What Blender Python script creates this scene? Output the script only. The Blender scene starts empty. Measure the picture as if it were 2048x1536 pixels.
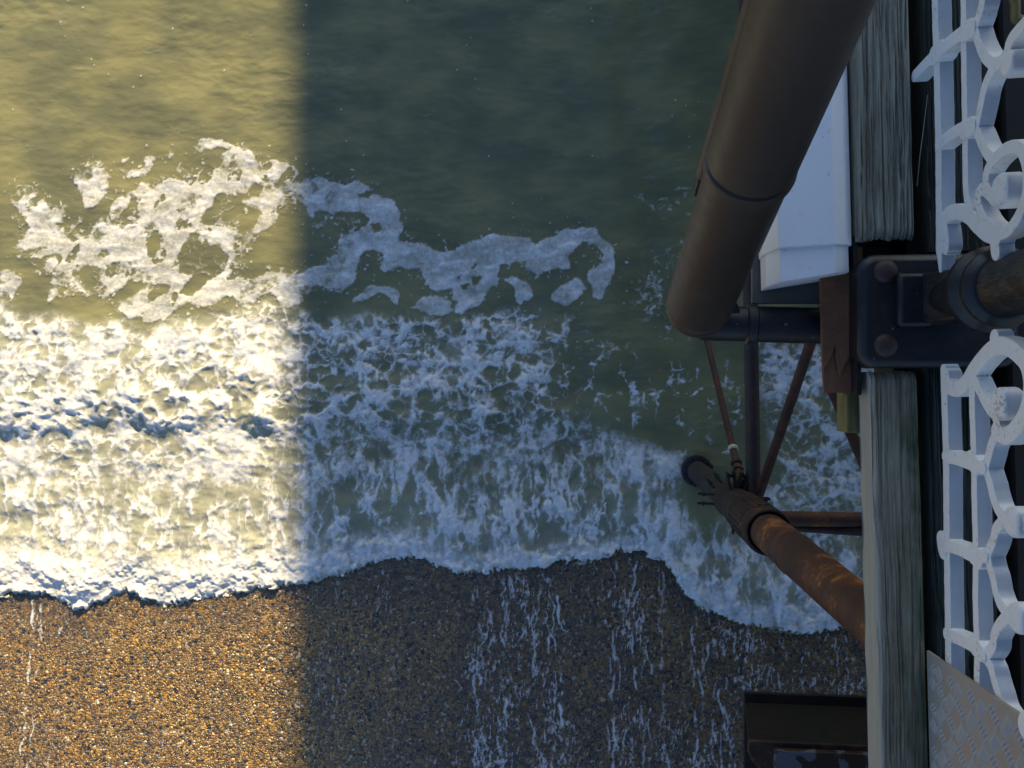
import bpy, bmesh, math, random
import numpy as np
from mathutils import Vector, Matrix

R = math.radians
scene = bpy.context.scene
col = scene.collection

# ------------------------------------------------------------------ camera
F_PX, CX, CY = 1600.0, 1024.0, 768.0          # focal length and centre in 2048 px units
CAM_Z, TILT = 8.0, R(5.92)
cam_d = bpy.data.cameras.new("camera")
cam = bpy.data.objects.new("camera", cam_d)
col.objects.link(cam)
cam.location = (0, 0, CAM_Z)
cam.rotation_euler = (0, TILT, 0)
cam_d.sensor_width = 36.0
cam_d.lens = 36.0 * F_PX / 2048.0
cam_d.clip_start = 0.02
cam_d.clip_end = 3000
scene.camera = cam

# ------------------------------------------------------------------ sky, sun, exposure
SX, SZ = 0.443, 1.0                            # run towards +X per metre of height
EL = R(25)
sz = math.sin(EL); sx = sz * SX; sy = math.sqrt(1 - sz * sz - sx * sx)
SUN = Vector((sx, sy, sz))
world = bpy.data.worlds.new("World")
scene.world = world
world.use_nodes = True
wn = world.node_tree
sky = wn.nodes.new("ShaderNodeTexSky")
sky.sky_type = 'NISHITA'
sky.sun_disc = False
sky.sun_elevation = EL
sky.sun_rotation = math.atan2(sx, sy)
sky.air_density = 1.0
sky.dust_density = 1.2
sky.ozone_density = 1.5
bg = wn.nodes["Background"]
bg.inputs["Strength"].default_value = 0.076
wb = wn.nodes.new("ShaderNodeMix")            # camera white balance: set for the warm sun, so the sky reads blue
wb.data_type = 'RGBA'; wb.blend_type = 'MULTIPLY'; wb.inputs[0].default_value = 1.0
wb.inputs[7].default_value = (0.82, 1.0, 1.26, 1)
wn.links.new(sky.outputs[0], wb.inputs[6])
wn.links.new(wb.outputs[2], bg.inputs[0])

sun_d = bpy.data.lights.new("sun", 'SUN')
sun_d.energy = 5.0
sun_d.angle = R(1.15)
sun_d.color = (1.0, 0.80, 0.46)
sun = bpy.data.objects.new("sun", sun_d)
col.objects.link(sun)
sun.rotation_euler = SUN.to_track_quat('Z', 'Y').to_euler()
sun.location = (10, 40, 30)

scene.view_settings.view_transform = 'Standard'
scene.view_settings.look = 'None'
scene.view_settings.exposure = 1.0
scene.view_settings.gamma = 1.0

# ------------------------------------------------------------------ geometry of the view
def ray(u, v):
    a = Vector(((u - CX) / F_PX, (CY - v) / F_PX, -1.0))
    c, s = math.cos(TILT), math.sin(TILT)
    return Vector((c * a.x + s * a.z, a.y, -s * a.x + c * a.z))

def P(u, v, z):
    """point on the horizontal level z seen at photo position (u, v)"""
    d = ray(u, v)
    t = (z - CAM_Z) / d.z
    return Vector((0, 0, CAM_Z)) + d * t

PA = R(1.45)                                   # the pier runs 1.45 degrees off the Y axis
EP = Vector((math.cos(PA), math.sin(PA), 0))   # across the pier
EQ = Vector((-math.sin(PA), math.cos(PA), 0))  # along the pier
def Lw(p, q, z):
    w = EP * p + EQ * q
    return Vector((w.x, w.y, z))
def toL(w):
    return (w.dot(EP), w.dot(EQ), w.z)
def PV(u, v, p):
    """(q, z) on the vertical plane 'p metres across the pier' seen at (u, v)"""
    d = ray(u, v)
    t = p / d.dot(EP)
    w = Vector((0, 0, CAM_Z)) + d * t
    return (w.dot(EQ), w.z)

def projpx(x, y, z=0.0):
    dx, dy, dz = x, y, z - CAM_Z
    c, s = math.cos(TILT), math.sin(TILT)
    ax = c * dx - s * dz
    az = s * dx + c * dz
    return CX + F_PX * ax / (-az), CY - F_PX * dy / (-az)

# ------------------------------------------------------------------ numpy noise
_rng = np.random.RandomState(7)
PERM = _rng.permutation(4096).astype(np.int32)
ANG = _rng.rand(4096).astype(np.float32) * 2 * np.pi
GX, GY = np.cos(ANG), np.sin(ANG)
RND1 = _rng.rand(4096).astype(np.float32)
RND2 = _rng.rand(4096).astype(np.float32)
def _h(ix, iy, s):
    return PERM[(PERM[(ix + s * 131) & 4095] + iy) & 4095]
def perlin(x, y, s=0):
    x = x.astype(np.float32); y = y.astype(np.float32)
    fx = np.floor(x); fy = np.floor(y)
    ix = fx.astype(np.int32); iy = fy.astype(np.int32)
    x = x - fx; y = y - fy
    ux = x * x * x * (x * (x * 6 - 15) + 10); uy = y * y * y * (y * (y * 6 - 15) + 10)
    def g(a, b):
        h = _h(ix + a, iy + b, s)
        return GX[h] * (x - a) + GY[h] * (y - b)
    a = g(0, 0); b = g(1, 0); c = g(0, 1); d = g(1, 1)
    a = a + ux * (b - a); c = c + ux * (d - c)
    return (a + uy * (c - a)) * 1.5
def fbm(x, y, o=4, s=0, gain=0.5):
    t = 0; amp = 1.0; n = 0.0
    for k in range(o):
        t = t + amp * perlin(x * 2 ** k, y * 2 ** k, s + k * 3)
        n += amp; amp *= gain
    return t / n
def worley(x, y, s=0):
    x = x.astype(np.float32); y = y.astype(np.float32)
    fx = np.floor(x); fy = np.floor(y)
    ix = fx.astype(np.int32); iy = fy.astype(np.int32)
    f1 = np.full(x.shape, 9.0, np.float32); f2 = f1.copy()
    for a in (-1, 0, 1):
        for b in (-1, 0, 1):
            h = _h(ix + a, iy + b, s)
            d = np.hypot(fx + a + RND1[h] - x, fy + b + RND2[h] - y)
            f2 = np.minimum(f2, np.maximum(f1, d)); f1 = np.minimum(f1, d)
    return f1, f2
def ss(a, b, x):
    t = np.clip((x - a) / (b - a), 0, 1)
    return t * t * (3 - 2 * t)

# ------------------------------------------------------------------ node helpers
class NT:
    def __init__(self, name):
        self.m = bpy.data.materials.new(name)
        self.m.use_nodes = True
        self.t = self.m.node_tree
        self.b = self.t.nodes["Principled BSDF"]
    def n(self, typ, **kw):
        nd = self.t.nodes.new("ShaderNode" + typ)
        for k, v in kw.items():
            setattr(nd, k, v)
        return nd
    def l(self, a, b):
        self.t.links.new(a, b)
    def setin(self, sock, v):
        if hasattr(v, "links") or isinstance(v, bpy.types.NodeSocket):
            self.l(v, sock)
        else:
            sock.default_value = v
    def coords(self, scale=(1, 1, 1), kind="Object", rot=(0, 0, 0)):
        tc = self.n("TexCoord"); mp = self.n("Mapping")
        mp.inputs["Scale"].default_value = scale
        mp.inputs["Rotation"].default_value = rot
        self.l(tc.outputs[kind], mp.inputs[0])
        return mp.outputs[0]
    def noise(self, vec, scale, detail=4, rough=0.55, dist=0.0):
        nd = self.n("TexNoise")
        self.l(vec, nd.inputs["Vector"])
        nd.inputs["Scale"].default_value = scale
        nd.inputs["Detail"].default_value = detail
        nd.inputs["Roughness"].default_value = rough
        nd.inputs["Distortion"].default_value = dist
        return nd.outputs[0]
    def voro(self, vec, scale, feature='F1', rand=1.0):
        nd = self.n("TexVoronoi", feature=feature)
        self.l(vec, nd.inputs["Vector"])
        nd.inputs["Scale"].default_value = scale
        nd.inputs["Randomness"].default_value = rand
        return nd
    def attr(self, name):
        return self.n("Attribute", attribute_name=name).outputs["Fac"]
    def math(self, op, a, b=0.0, clamp=False):
        nd = self.n("Math", operation=op, use_clamp=clamp)
        self.setin(nd.inputs[0], a); self.setin(nd.inputs[1], b)
        return nd.outputs[0]
    def ramp(self, fac, stops, interp='LINEAR'):
        nd = self.n("ValToRGB")
        nd.color_ramp.interpolation = interp
        e = nd.color_ramp.elements
        while len(e) < len(stops):
            e.new(0.5)
        for k, (p, c) in enumerate(stops):
            e[k].position = p
            e[k].color = (c[0], c[1], c[2], 1) if len(c) == 3 else c
        self.l(fac, nd.inputs[0])
        return nd.outputs[0]
    def sstep(self, fac, a, b):
        nd = self.n("MapRange", interpolation_type='SMOOTHSTEP')
        self.setin(nd.inputs[0], fac)
        nd.inputs[1].default_value = a; nd.inputs[2].default_value = b
        return nd.outputs[0]
    def mix(self, fac, a, b, blend='MIX'):
        nd = self.n("Mix", data_type='RGBA', blend_type=blend)
        self.setin(nd.inputs[0], fac)
        for sock, v in ((nd.inputs[6], a), (nd.inputs[7], b)):
            if isinstance(v, tuple):
                sock.default_value = (*v, 1) if len(v) == 3 else v
            else:
                self.l(v, sock)
        return nd.outputs[2]
    def bump(self, h, strength=0.5, dist=0.01, normal=None):
        nd = self.n("Bump")
        nd.inputs["Strength"].default_value = strength
        nd.inputs["Distance"].default_value = dist
        self.l(h, nd.inputs["Height"])
        if normal is not None:
            self.l(normal, nd.inputs["Normal"])
        return nd.outputs[0]
    def out(self, color=None, rough=None, normal=None, metal=None, **kw):
        b = self.b
        if color is not None:
            self.setin(b.inputs["Base Color"], (*color, 1) if isinstance(color, tuple) and len(color) == 3 else color)
        if rough is not None: self.setin(b.inputs["Roughness"], rough)
        if metal is not None: self.setin(b.inputs["Metallic"], metal)
        if normal is not None: self.l(normal, b.inputs["Normal"])
        for k, v in kw.items():
            self.setin(b.inputs[k.replace("_", " ")], v)
        return self.m

# ------------------------------------------------------------------ object helpers
def tag(o, label=None, cat=None, group=None, kind=None):
    if label: o["label"] = label
    if cat: o["category"] = cat
    if group: o["group"] = group
    if kind: o["kind"] = kind
    return o
def link(name, me, mat=None, parent=None, smooth=False):
    o = bpy.data.objects.new(name, me)
    col.objects.link(o)
    if mat: me.materials.append(mat)
    if smooth:
        me.polygons.foreach_set("use_smooth", [True] * len(me.polygons))
    if parent:
        o.parent = parent
        o.matrix_parent_inverse = Matrix.Translation(parent.location).inverted()
    return o
def empty(name, loc, label, cat, group=None):
    o = bpy.data.objects.new(name, None)
    o.location = loc
    o.empty_display_size = 0.1
    col.objects.link(o)
    return tag(o, label, cat, group)

class MB:
    """collects shapes into one mesh"""
    def __init__(self):
        self.bm = bmesh.new()
    def hull(self, pts):
        vs = [self.bm.verts.new(p) for p in pts]
        bmesh.ops.convex_hull(self.bm, input=vs)
        return self
    def prism(self, ring, d):
        """closed polygon (3-D points) swept by vector d"""
        d = Vector(d)
        a = [self.bm.verts.new(Vector(p)) for p in ring]
        b = [self.bm.verts.new(Vector(p) + d) for p in ring]
        n = len(a)
        self.bm.faces.new(a); self.bm.faces.new(b[::-1])
        for i in range(n):
            self.bm.faces.new((a[i], b[i], b[(i + 1) % n], a[(i + 1) % n]))
        return self
    def tube(self, a, b, ra, rb=None, n=24, caps=True):
        a, b = Vector(a), Vector(b)
        rb = ra if rb is None else rb
        q = (b - a).to_track_quat('Z', 'Y')
        A, B = [], []
        for i in range(n):
            t = 2 * math.pi * i / n
            d = q @ Vector((math.cos(t), math.sin(t), 0))
            A.append(self.bm.verts.new(a + d * ra)); B.append(self.bm.verts.new(b + d * rb))
        for i in range(n):
            self.bm.faces.new((A[i], A[(i + 1) % n], B[(i + 1) % n], B[i]))
        if caps:
            self.bm.faces.new(A[::-1]); self.bm.faces.new(B)
        return self
    def lathe(self, o, axis, prof, n=48):
        """prof: (radius, height) from the bottom up"""
        o, axis = Vector(o), Vector(axis).normalized()
        q = axis.to_track_quat('Z', 'Y')
        rings = []
        for r, h in prof:
            rings.append([self.bm.verts.new(o + axis * h + q @ Vector((r * math.cos(2 * math.pi * i / n), r * math.sin(2 * math.pi * i / n), 0))) for i in range(n)])
        for A, B in zip(rings, rings[1:]):
            for i in range(n):
                self.bm.faces.new((A[i], A[(i + 1) % n], B[(i + 1) % n], B[i]))
        self.bm.faces.new(rings[0][::-1]); self.bm.faces.new(rings[-1])
        return self
    def box(self, o, ex, ey, ez):
        """corner o and three edge vectors"""
        o, ex, ey, ez = Vector(o), Vector(ex), Vector(ey), Vector(ez)
        return self.prism([o, o + ex, o + ex + ey, o + ey], ez)
    def dome(self, c, axis, r, h, n=24):
        prof = [(r, -0.002)] + [(r * math.cos(t), h * math.sin(t)) for t in np.linspace(0, 1.5, 7)]
        return self.lathe(c, axis, prof, n)
    def build(self, name, mat, parent=None, smooth=False, bevel=0, remesh=0, angle=40):
        bmesh.ops.recalc_face_normals(self.bm, faces=self.bm.faces)
        me = bpy.data.meshes.new(name)
        self.bm.to_mesh(me); self.bm.free()
        o = link(name, me, mat, parent)
        if remesh:
            m = o.modifiers.new("remesh", 'REMESH')
            m.mode = 'VOXEL'; m.voxel_size = remesh; m.use_smooth_shade = True
            s = o.modifiers.new("smooth", 'SMOOTH'); s.factor = 0.5; s.iterations = 1
        if bevel:
            m = o.modifiers.new("bevel", 'BEVEL')
            m.width = bevel; m.segments = 2; m.limit_method = 'ANGLE'; m.angle_limit = R(35)
        if smooth and not remesh:
            me.polygons.foreach_set("use_smooth", [True] * len(me.polygons))
            me.set_sharp_from_angle(angle=R(angle))
        return o

def grid_mesh(name, X, Y, Z, keep=None, attrs=None):
    """regular grid (ny, nx) of points into one mesh; keep = face mask"""
    ny, nx = X.shape
    co = np.stack([X, Y, Z], -1).reshape(-1, 3).astype(np.float32)
    i = np.arange(ny * nx).reshape(ny, nx)
    q = np.stack([i[:-1, :-1], i[:-1, 1:], i[1:, 1:], i[1:, :-1]], -1)
    q = q[keep] if keep is not None else q.reshape(-1, 4)
    used = np.zeros(ny * nx, bool); used[q.ravel()] = True
    remap = np.cumsum(used) - 1
    q = remap[q]; co = co[used]
    me = bpy.data.meshes.new(name)
    me.vertices.add(len(co)); me.vertices.foreach_set("co", co.ravel())
    me.loops.add(q.size); me.loops.foreach_set("vertex_index", q.ravel().astype(np.int32))
    me.polygons.add(len(q))
    me.polygons.foreach_set("loop_start", np.arange(0, q.size, 4, dtype=np.int32))
    me.polygons.foreach_set("use_smooth", np.ones(len(q), bool))
    for k, a in (attrs or {}).items():
        at = me.attributes.new(k, 'FLOAT', 'POINT')
        at.data.foreach_set("value", a.reshape(-1)[used].astype(np.float32))
    me.update(calc_edges=True)
    me.validate()
    return me

# ================================================================== THE SETTING: sea and beach
# where the foam lies, traced as outlines on the level water
def Z4(pts): return [(x / 2.926, 200 + y / 2.926) for x, y in pts]
def Z6(pts): return [(560 + x / 2.743, 300 + y / 2.743) for x, y in pts]
RAFT = [
 Z4([(60,870),(150,800),(190,740),(140,690),(75,600),(100,500),(200,500),(330,620),(420,610),(400,680),(370,740),(450,720),(490,690),(500,780),(560,740),(640,670),(680,590),(800,520),(850,470),(930,490),(1000,470),(1110,480),(1130,400),(1200,390),(1290,400),(1310,310),(1400,290),(1490,320),(1530,380),(1600,350),(1690,370),(1800,470),(1850,430),(1930,480),(2060,500),(2060,620),(1920,660),(1860,800),(1810,790),(1830,740),(1810,640),(1720,580),(1650,640),(1620,720),(1550,790),(1440,910),(1330,1050),(1440,1050),(1600,1010),(1850,990),(1960,900),(2000,800),(2060,780),(2060,1030),(1960,1140),(1920,1120),(1870,1080),(1840,1120),(1760,1200),(1670,1220),(1600,1150),(1480,1190),(1370,1220),(1340,1160),(1200,1220),(1120,1200),(1060,1220),(960,1310),(840,1310),(860,1250),(780,1290),(690,1220),(690,1120),(640,1170),(600,1200),(470,1120),(330,1180),(270,1220),(330,1100),(270,1020),(190,1010),(360,900),(280,920),(140,960),(100,980),(300,860),(150,900)]),
 Z4([(430,410),(520,340),(620,380),(650,450),(660,530),(620,580),(570,640),(500,640),(490,560),(450,500)]),
 Z4([(720,310),(770,310),(760,390),(850,390),(830,330),(920,320),(920,390),(850,450),(730,460),(710,400)]),
 Z4([(1110,290),(1180,240),(1260,240),(1380,260),(1480,300),(1400,300),(1260,290),(1210,330),(1140,310)]),
 Z4([(960,320),(1040,290),(1030,370),(960,350)]),
 Z4([(1030,450),(1060,370),(1140,350),(1090,420)]),
 Z4([(0,990),(100,1000),(150,1060),(90,1190),(0,1200)]),
 Z6([(0,130),(60,60),(60,230),(100,200),(170,190),(200,130),(300,200),(350,210),(430,160),(480,190),(530,230),(480,260),(530,250),(620,290),(680,350),(660,400),(700,420),(670,460),(650,500),(720,500),(870,550),(960,550),(1050,500),(1180,465),(1300,480),(1390,500),(1400,520),(1460,490),(1560,440),(1640,420),(1720,430),(1780,490),(1840,540),(1850,660),(1800,750),(1750,840),(1700,800),(1710,750),(1680,700),(1700,660),(1760,620),(1770,580),(1720,520),(1660,500),(1620,540),(1590,600),(1600,660),(1500,660),(1410,690),(1330,650),(1360,620),(1220,620),(1200,690),(1280,700),(1380,750),(1400,800),(1320,860),(1290,830),(1280,750),(1220,700),(1170,750),(1100,850),(1000,900),(960,890),(970,830),(940,840),(940,890),(880,910),(720,880),(760,810),(850,800),(940,830),(950,760),(840,770),(790,730),(770,650),(700,660),(640,645),(600,660),(540,660),(570,600),(540,560),(470,560),(440,590),(430,680),(400,740),(330,800),(280,770),(250,720),(200,780),(130,800),(90,860),(0,840),(0,670),(130,660),(250,640),(320,540),(350,470),(480,420),(500,370),(440,340),(310,350),(200,460),(160,480),(190,420),(160,380),(150,290),(60,260),(0,340)]),
 Z6([(1470,830),(1550,730),(1640,700),(1680,760),(1640,830),(1560,860)]),
 Z6([(400,820),(500,750),(600,740),(660,780),(650,870),(620,830),(560,780),(440,830),(380,880)]),
 [(1270,565),(1300,540),(1330,560),(1325,620),(1300,640),(1270,610)],
]
HOLES = [
 Z4([(1260,600),(1310,550),(1410,570),(1430,650),(1420,700),(1380,740),(1310,710),(1230,740),(1190,720),(1230,640)]),
 Z4([(1460,540),(1500,500),(1550,510),(1540,570),(1490,580)]),
 Z4([(1430,720),(1480,640),(1530,660),(1500,730),(1420,800)]),
 Z4([(1070,870),(1150,780),(1180,870),(1170,950),(1120,1020),(1060,1030)]),
 Z4([(1190,880),(1280,860),(1340,930),(1310,1010),(1210,1070),(1140,1150),(1060,1140),(1150,1000)]),
 Z4([(1490,900),(1540,810),(1610,820),(1650,900),(1590,960),(1500,950)]),
 Z4([(480,990),(540,970),(600,1000),(600,1080),(560,1140),(490,1090)]),
 Z4([(640,980),(710,940),(690,1030),(640,1030)]),
 Z4([(580,910),(630,880),(660,920),(600,930)]),
 Z4([(900,780),(940,790),(940,870),(890,930),(860,920)]),
 Z4([(700,1130),(760,1070),(850,1070),(810,1120),(740,1170),(690,1170)]),
 Z4([(880,1150),(930,1090),(1010,1090),(980,1140),(890,1180)]),
 Z4([(500,650),(580,660),(560,720),(510,820),(490,740)]),
 Z4([(590,620),(650,590),(660,610),(620,660),(590,660)]),
 Z4([(1860,650),(1900,660),(1890,710),(1840,700)]),
 Z4([(730,680),(760,675),(755,695),(730,698)]), Z4([(775,655),(790,655),(785,668)]),
 Z6([(430,250),(480,230),(520,240),(470,270)]), Z6([(500,400),(550,400),(570,440),(520,460)]),
 Z6([(960,700),(1000,690),(980,720)]), Z6([(1050,640),(1090,620),(1060,660)]),
 Z6([(1040,690),(1110,690),(1080,740),(1060,750)]), Z6([(990,750),(1030,740),(1020,780)]),
]
FRONT = [(-400,1185),(0,1192),(60,1180),(100,1185),(160,1212),(200,1203),(260,1178),(330,1208),(390,1195),(440,1190),(500,1178),(560,1170),(640,1157),(700,1140),(780,1116),(830,1112),(870,1130),(940,1146),(1000,1136),(1080,1136),(1120,1120),(1200,1120),(1240,1100),(1290,1105),(1340,1132),(1370,1185),(1400,1212),(1480,1243),(1560,1258),(1610,1266),(1680,1247),(1760,1225),(2000,1215),(2600,1215)]
FU = np.array([p[0] for p in FRONT], np.float32); FV = np.array([p[1] for p in FRONT], np.float32)

def inside(poly, u, v):
    r = np.zeros(u.shape, bool)
    us = [p[0] for p in poly]; vs = [p[1] for p in poly]
    m = (u >= min(us)) & (u <= max(us)) & (v >= min(vs)) & (v <= max(vs))
    uu, vv = u[m], v[m]
    c = np.zeros(uu.shape, bool)
    n = len(poly)
    for i in range(n):
        x1, y1 = poly[i]; x2, y2 = poly[(i + 1) % n]
        if y1 == y2: continue
        k = ((y1 > vv) != (y2 > vv)) & (uu < (x2 - x1) * (vv - y1) / (y2 - y1) + x1)
        c ^= k
    r[m] = c
    return r
def blur(a, n=1):
    for _ in range(n):
        p = np.pad(a, 1, mode='edge')
        a = (p[:-2, 1:-1] + p[2:, 1:-1] + p[1:-1, :-2] + p[1:-1, 2:] + 2 * p[1:-1, 1:-1]) / 6
    return a
def smask(poly, u, v, soft):
    """soft-edged polygon: a coarse raster, blurred and sampled"""
    S = 8.0; nx, ny = 330, 220; u0, v0 = -320.0, -120.0
    gu, gv = np.meshgrid(u0 + S * np.arange(nx), v0 + S * np.arange(ny))
    a = inside(poly, gu, gv).astype(np.float32)
    a = blur(a, max(1, int((soft / S) ** 2 * 1.5)))
    x = np.clip((u - u0) / S, 0, nx - 1.01); y = np.clip((v - v0) / S, 0, ny - 1.01)
    ix = x.astype(int); iy = y.astype(int); fx = x - ix; fy = y - iy
    return (a[iy, ix] * (1 - fx) + a[iy, ix + 1] * fx) * (1 - fy) + (a[iy + 1, ix] * (1 - fx) + a[iy + 1, ix + 1] * fx) * fy

STEP = 0.0105
BSLOPE = 0.10
def beach_z(Y):
    return np.where(Y < -1.6, BSLOPE * (-1.75 - Y), -0.015 - 0.25 * (Y + 1.6))

def build_sea():
    x = np.arange(-7.2, 4.4, STEP); y = np.arange(-2.95, 4.75, STEP)
    X, Y = np.meshgrid(x, y)
    X = X.astype(np.float32); Y = Y.astype(np.float32)
    u, v = projpx(X, Y)
    # ---- floating foam raft (ragged, lacy outline)
    wu = u + 10 * fbm(u / 38, v / 38, 5, 1, 0.6) + 3 * perlin(u / 6, v / 6, 4)
    wv = v + 10 * fbm(u / 38, v / 38, 5, 11, 0.6) + 3 * perlin(u / 6, v / 6, 14)
    raft = np.zeros(u.shape, bool)
    for p in RAFT: raft |= inside(p, wu, wv)
    hole = np.zeros(u.shape, bool)
    for p in HOLES: hole |= inside(p, wu, wv)
    raft &= ~hole
    rf = blur(raft.astype(np.float32), 1)
    near = smask(RAFT[0], u, v, 34)
    for p in RAFT[1:]: near = np.maximum(near, smask(p, u, v, 34))
    thick = blur(rf, 24)
    wa = u + 7 * fbm(u / 30, v / 30, 3, 25); wb2 = v + 7 * fbm(u / 30, v / 30, 3, 27)
    h1_, h2_ = worley(wa / 17, wb2 / 13, 13)
    k1_, k2_ = worley(wa / 8, wb2 / 7, 17)
    thin = ss(0.0, 0.35, fbm(u / 75, v / 60, 4, 21, 0.6) + 0.55 * (1 - thick) - 0.05)       # where the raft has worn through
    q1_, q2_ = worley((0.8 * wa + 0.6 * wb2) / 30, (0.8 * wb2 - 0.6 * wa) / 62, 19)
    gap = ss(0.40, 0.30, q1_) * ss(0.02, 0.16, fbm(u / 55, v / 55, 2, 23)) * ss(700, 600, u)
    rf = rf * (1 - gap)
    bub = np.maximum(ss(0.52, 0.30, h1_), 0.8 * ss(0.46, 0.26, k1_))
    body = 0.74 + 0.30 * fbm(u / 70 + v / 90, v / 40, 3, 29, 0.5) + 0.42 * ss(0.05, 0.6, fbm(u / 44 + v / 50, v / 20, 3, 30, 0.5))
    thin = np.maximum(thin * ss(760, 620, u), 0.95 * ss(1240, 1262, u))
    core = ss(0.30, 0.62, thick + 0.42 * fbm(wa / 24, wb2 / 18, 4, 24, 0.62) + 0.02)
    rf = rf * body * (0.14 + 0.86 * core) * (1 - 0.95 * bub * thin) * (1 - 0.30 * thin)
    fl = fbm(u / 13, v / 13, 3, 31, 0.65)
    rf = np.maximum(rf, ss(0.42, 0.58, fl + 0.42 * near - 0.8 * blur(hole.astype(np.float32), 4)) * ss(0.02, 0.12, near) * 0.7)
    # threads of foam bridging the holes
    tr = 1 - np.abs(fbm(wa / 34, wb2 / 34, 4, 33, 0.6)) * 11
    rf = np.maximum(rf, np.clip(tr, 0, 1) * ss(0.12, 0.5, near) * 0.55 * ss(-0.2, 0.3, perlin(u / 80, v / 80, 34)))
    # single flecks on the open water
    o1, _ = worley(u / 42, v / 42, 9)
    rf = np.maximum(rf, ss(0.062, 0.035, o1) * ss(0.22, 0.5, perlin(u / 110, v / 90, 35)) * 0.7 * ss(700, 600, v))
    # sky glints on the ripples, painted in as faint pale lines
    sk = 1 - np.abs(fbm(u / 46 + v / 80 + 1.2 * perlin(u / 120, v / 120, 36), v / 15 - u / 110, 3, 37, 0.55)) * 6
    rf = np.maximum(rf, np.clip(sk, 0, 1) * 0.30 * ss(0.10, 0.5, fbm(u / 90, v / 60, 3, 38)) * ss(660, 560, v))
    # ---- broken water behind the front
    broken = np.maximum(smask([(-400,610),(0,600),(60,640),(110,630),(180,650),(250,640),(300,668),(340,640),(400,640),(470,615),(560,605),(640,640),(720,632),(800,625),(880,640),(960,628),(1060,615),(1100,625),(1190,650),(1120,690),(1100,770),(1170,840),(1270,880),(1360,905),(1380,960),(1360,1000),(1420,1090),(1500,1180),(1700,1210),(1760,1260),(1700,1290),(1300,1180),(900,1200),(300,1260),(-400,1260)], u, v, 16),
                        smask([(1500,640),(1560,690),(1700,690),(2050,690),(2400,690),(2400,1260),(1700,1260),(1480,1230),(1400,1080),(1470,1000),(1560,960),(1540,860),(1520,780)], u, v, 26))
    wisps = np.maximum(smask([(1090,640),(1180,650),(1300,720),(1480,720),(1500,850),(1480,940),(1380,930),(1250,890),(1110,810)], u, v, 30) * 0.9,
                       smask([(1260,380),(1330,330),(1480,300),(1500,640),(1300,720),(1280,600),(1300,500)], u, v, 30) * 0.6)
    dens = fbm(u / 130, v / 110, 3, 41)
    # filaments: ridges of warped noise, several sizes; drawn out seaward near the front
    fz = np.interp(u.ravel(), FU, FV).reshape(u.shape).astype(np.float32)
    dfr = fz - v                                             # photo px behind the front line
    st = ss(330, 120, dfr)                                   # streakiness
    a1 = u + 13 * fbm(u / 46, v / 46, 4, 51, 0.6) + 4.0 * fbm(u / 12, v / 12, 2, 52)
    b1 = v + 13 * fbm(u / 46, v / 46, 4, 55, 0.6) + 4.0 * fbm(u / 12, v / 12, 2, 56)
    kx = 1.0; ky = 1.0
    def aniso(fa, k):                                        # round cells, drawn out towards the front
        r0 = fa(1.0, 1.0); r1 = fa(1.25, 0.50)
        return r0 * (1 - st) + r1 * st
    def net(size, s, w):
        def f(ax_, ay_):
            p1_, p2_ = worley(a1 / size * ax_, b1 / size * ay_, s)
            return ss(w, 0.0, p2_ - p1_)
        return aniso(f, s)
    def cloud(size, s, o=5, g=0.58):
        return aniso(lambda ax_, ay_: fbm(a1 / size * ax_, b1 / size * ay_, o, s, g), s)
    def soft(size, s_, lo, hi):
        def f(ax_, ay_):
            p1_, p2_ = worley(a1 / size * ax_, b1 / size * ay_, s_)
            return ss(lo, hi, p1_) 
        return aniso(f, s_)
    cell = net(52, 3, 0.15); cell2 = net(29, 5, 0.20); cell3 = net(16, 8, 0.32)
    ring = soft(52, 3, 0.30, 0.78); ring2 = soft(29, 5, 0.25, 0.75)
    blob = cloud(52, 81); veil = cloud(120, 85, 4); br = cloud(60, 87, 4); br2 = cloud(42, 89, 4); br3 = cloud(30, 90, 3)
    wisp = cloud(15, 96, 4, 0.66)
    fil = np.maximum(np.maximum(cell * ss(-0.45, 0.15, br), 0.85 * cell2 * ss(-0.35, 0.2, br2)), 0.6 * cell3 * ss(-0.2, 0.35, br3))
    clump = ss(-0.02, 0.50, blob + 0.25 * wisp)
    mist = ss(-0.45, 0.45, veil + 0.6 * br3 + 0.2 * wisp)
    lace = 0.50 * fil * (0.75 + 0.9 * wisp) + 0.46 * np.maximum(ring * ss(-0.4, 0.3, br2), 0.9 * ring2 * ss(-0.4, 0.3, br)) * (0.7 + 0.8 * wisp) + 0.46 * clump * (0.8 + 0.7 * wisp) + 0.24 * mist
    # bands of thicker foam: crest of the second wave and the front itself
    crest_v = 812 + 24 * perlin(u / 170, u * 0, 91) + 16 * perlin(u / 60, u * 0 + 3, 92) + 9 * fbm(u / 22, v / 40, 3, 94)
    band = np.exp(-((v - crest_v) / 34.0) ** 2) * ss(1150, 1060, u)
    band_up = np.exp(-((v - 690 - 20 * perlin(u / 120, u * 0, 93)) / 60.0) ** 2) * ss(1130, 1040, u)
    edge = dfr + 13 * fbm(u / 30, v / 30, 4, 95, 0.6) + 9 * np.abs(perlin(u / 11, v / 16, 97)) - 3 + 4 * perlin(u / 6, v / 6, 98)
    fw = np.interp(u.ravel(), [-400, 0, 500, 640, 760, 900, 1200, 1300, 1380, 1500, 1640, 2400], [110, 110, 95, 80, 64, 44, 36, 32, 60, 50, 76, 50]).reshape(u.shape).astype(np.float32)
    frontf = ss(-2, 5, edge) * ss(fw * 1.5, fw * 0.35, edge)
    left = ss(660, 520, u)
    low = ss(820, 860, v) * ss(1000, 930, v) * ss(1500, 1300, u)
    lac = lace * (1 + 0.30 * dens) + 0.25 * band * clump + 0.16 * band_up + 0.07 * left + 0.14 * low + 0.14 * ss(1150, 1300, u) - 0.02
    lac = ss(0.06, 0.83, lac)
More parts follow.
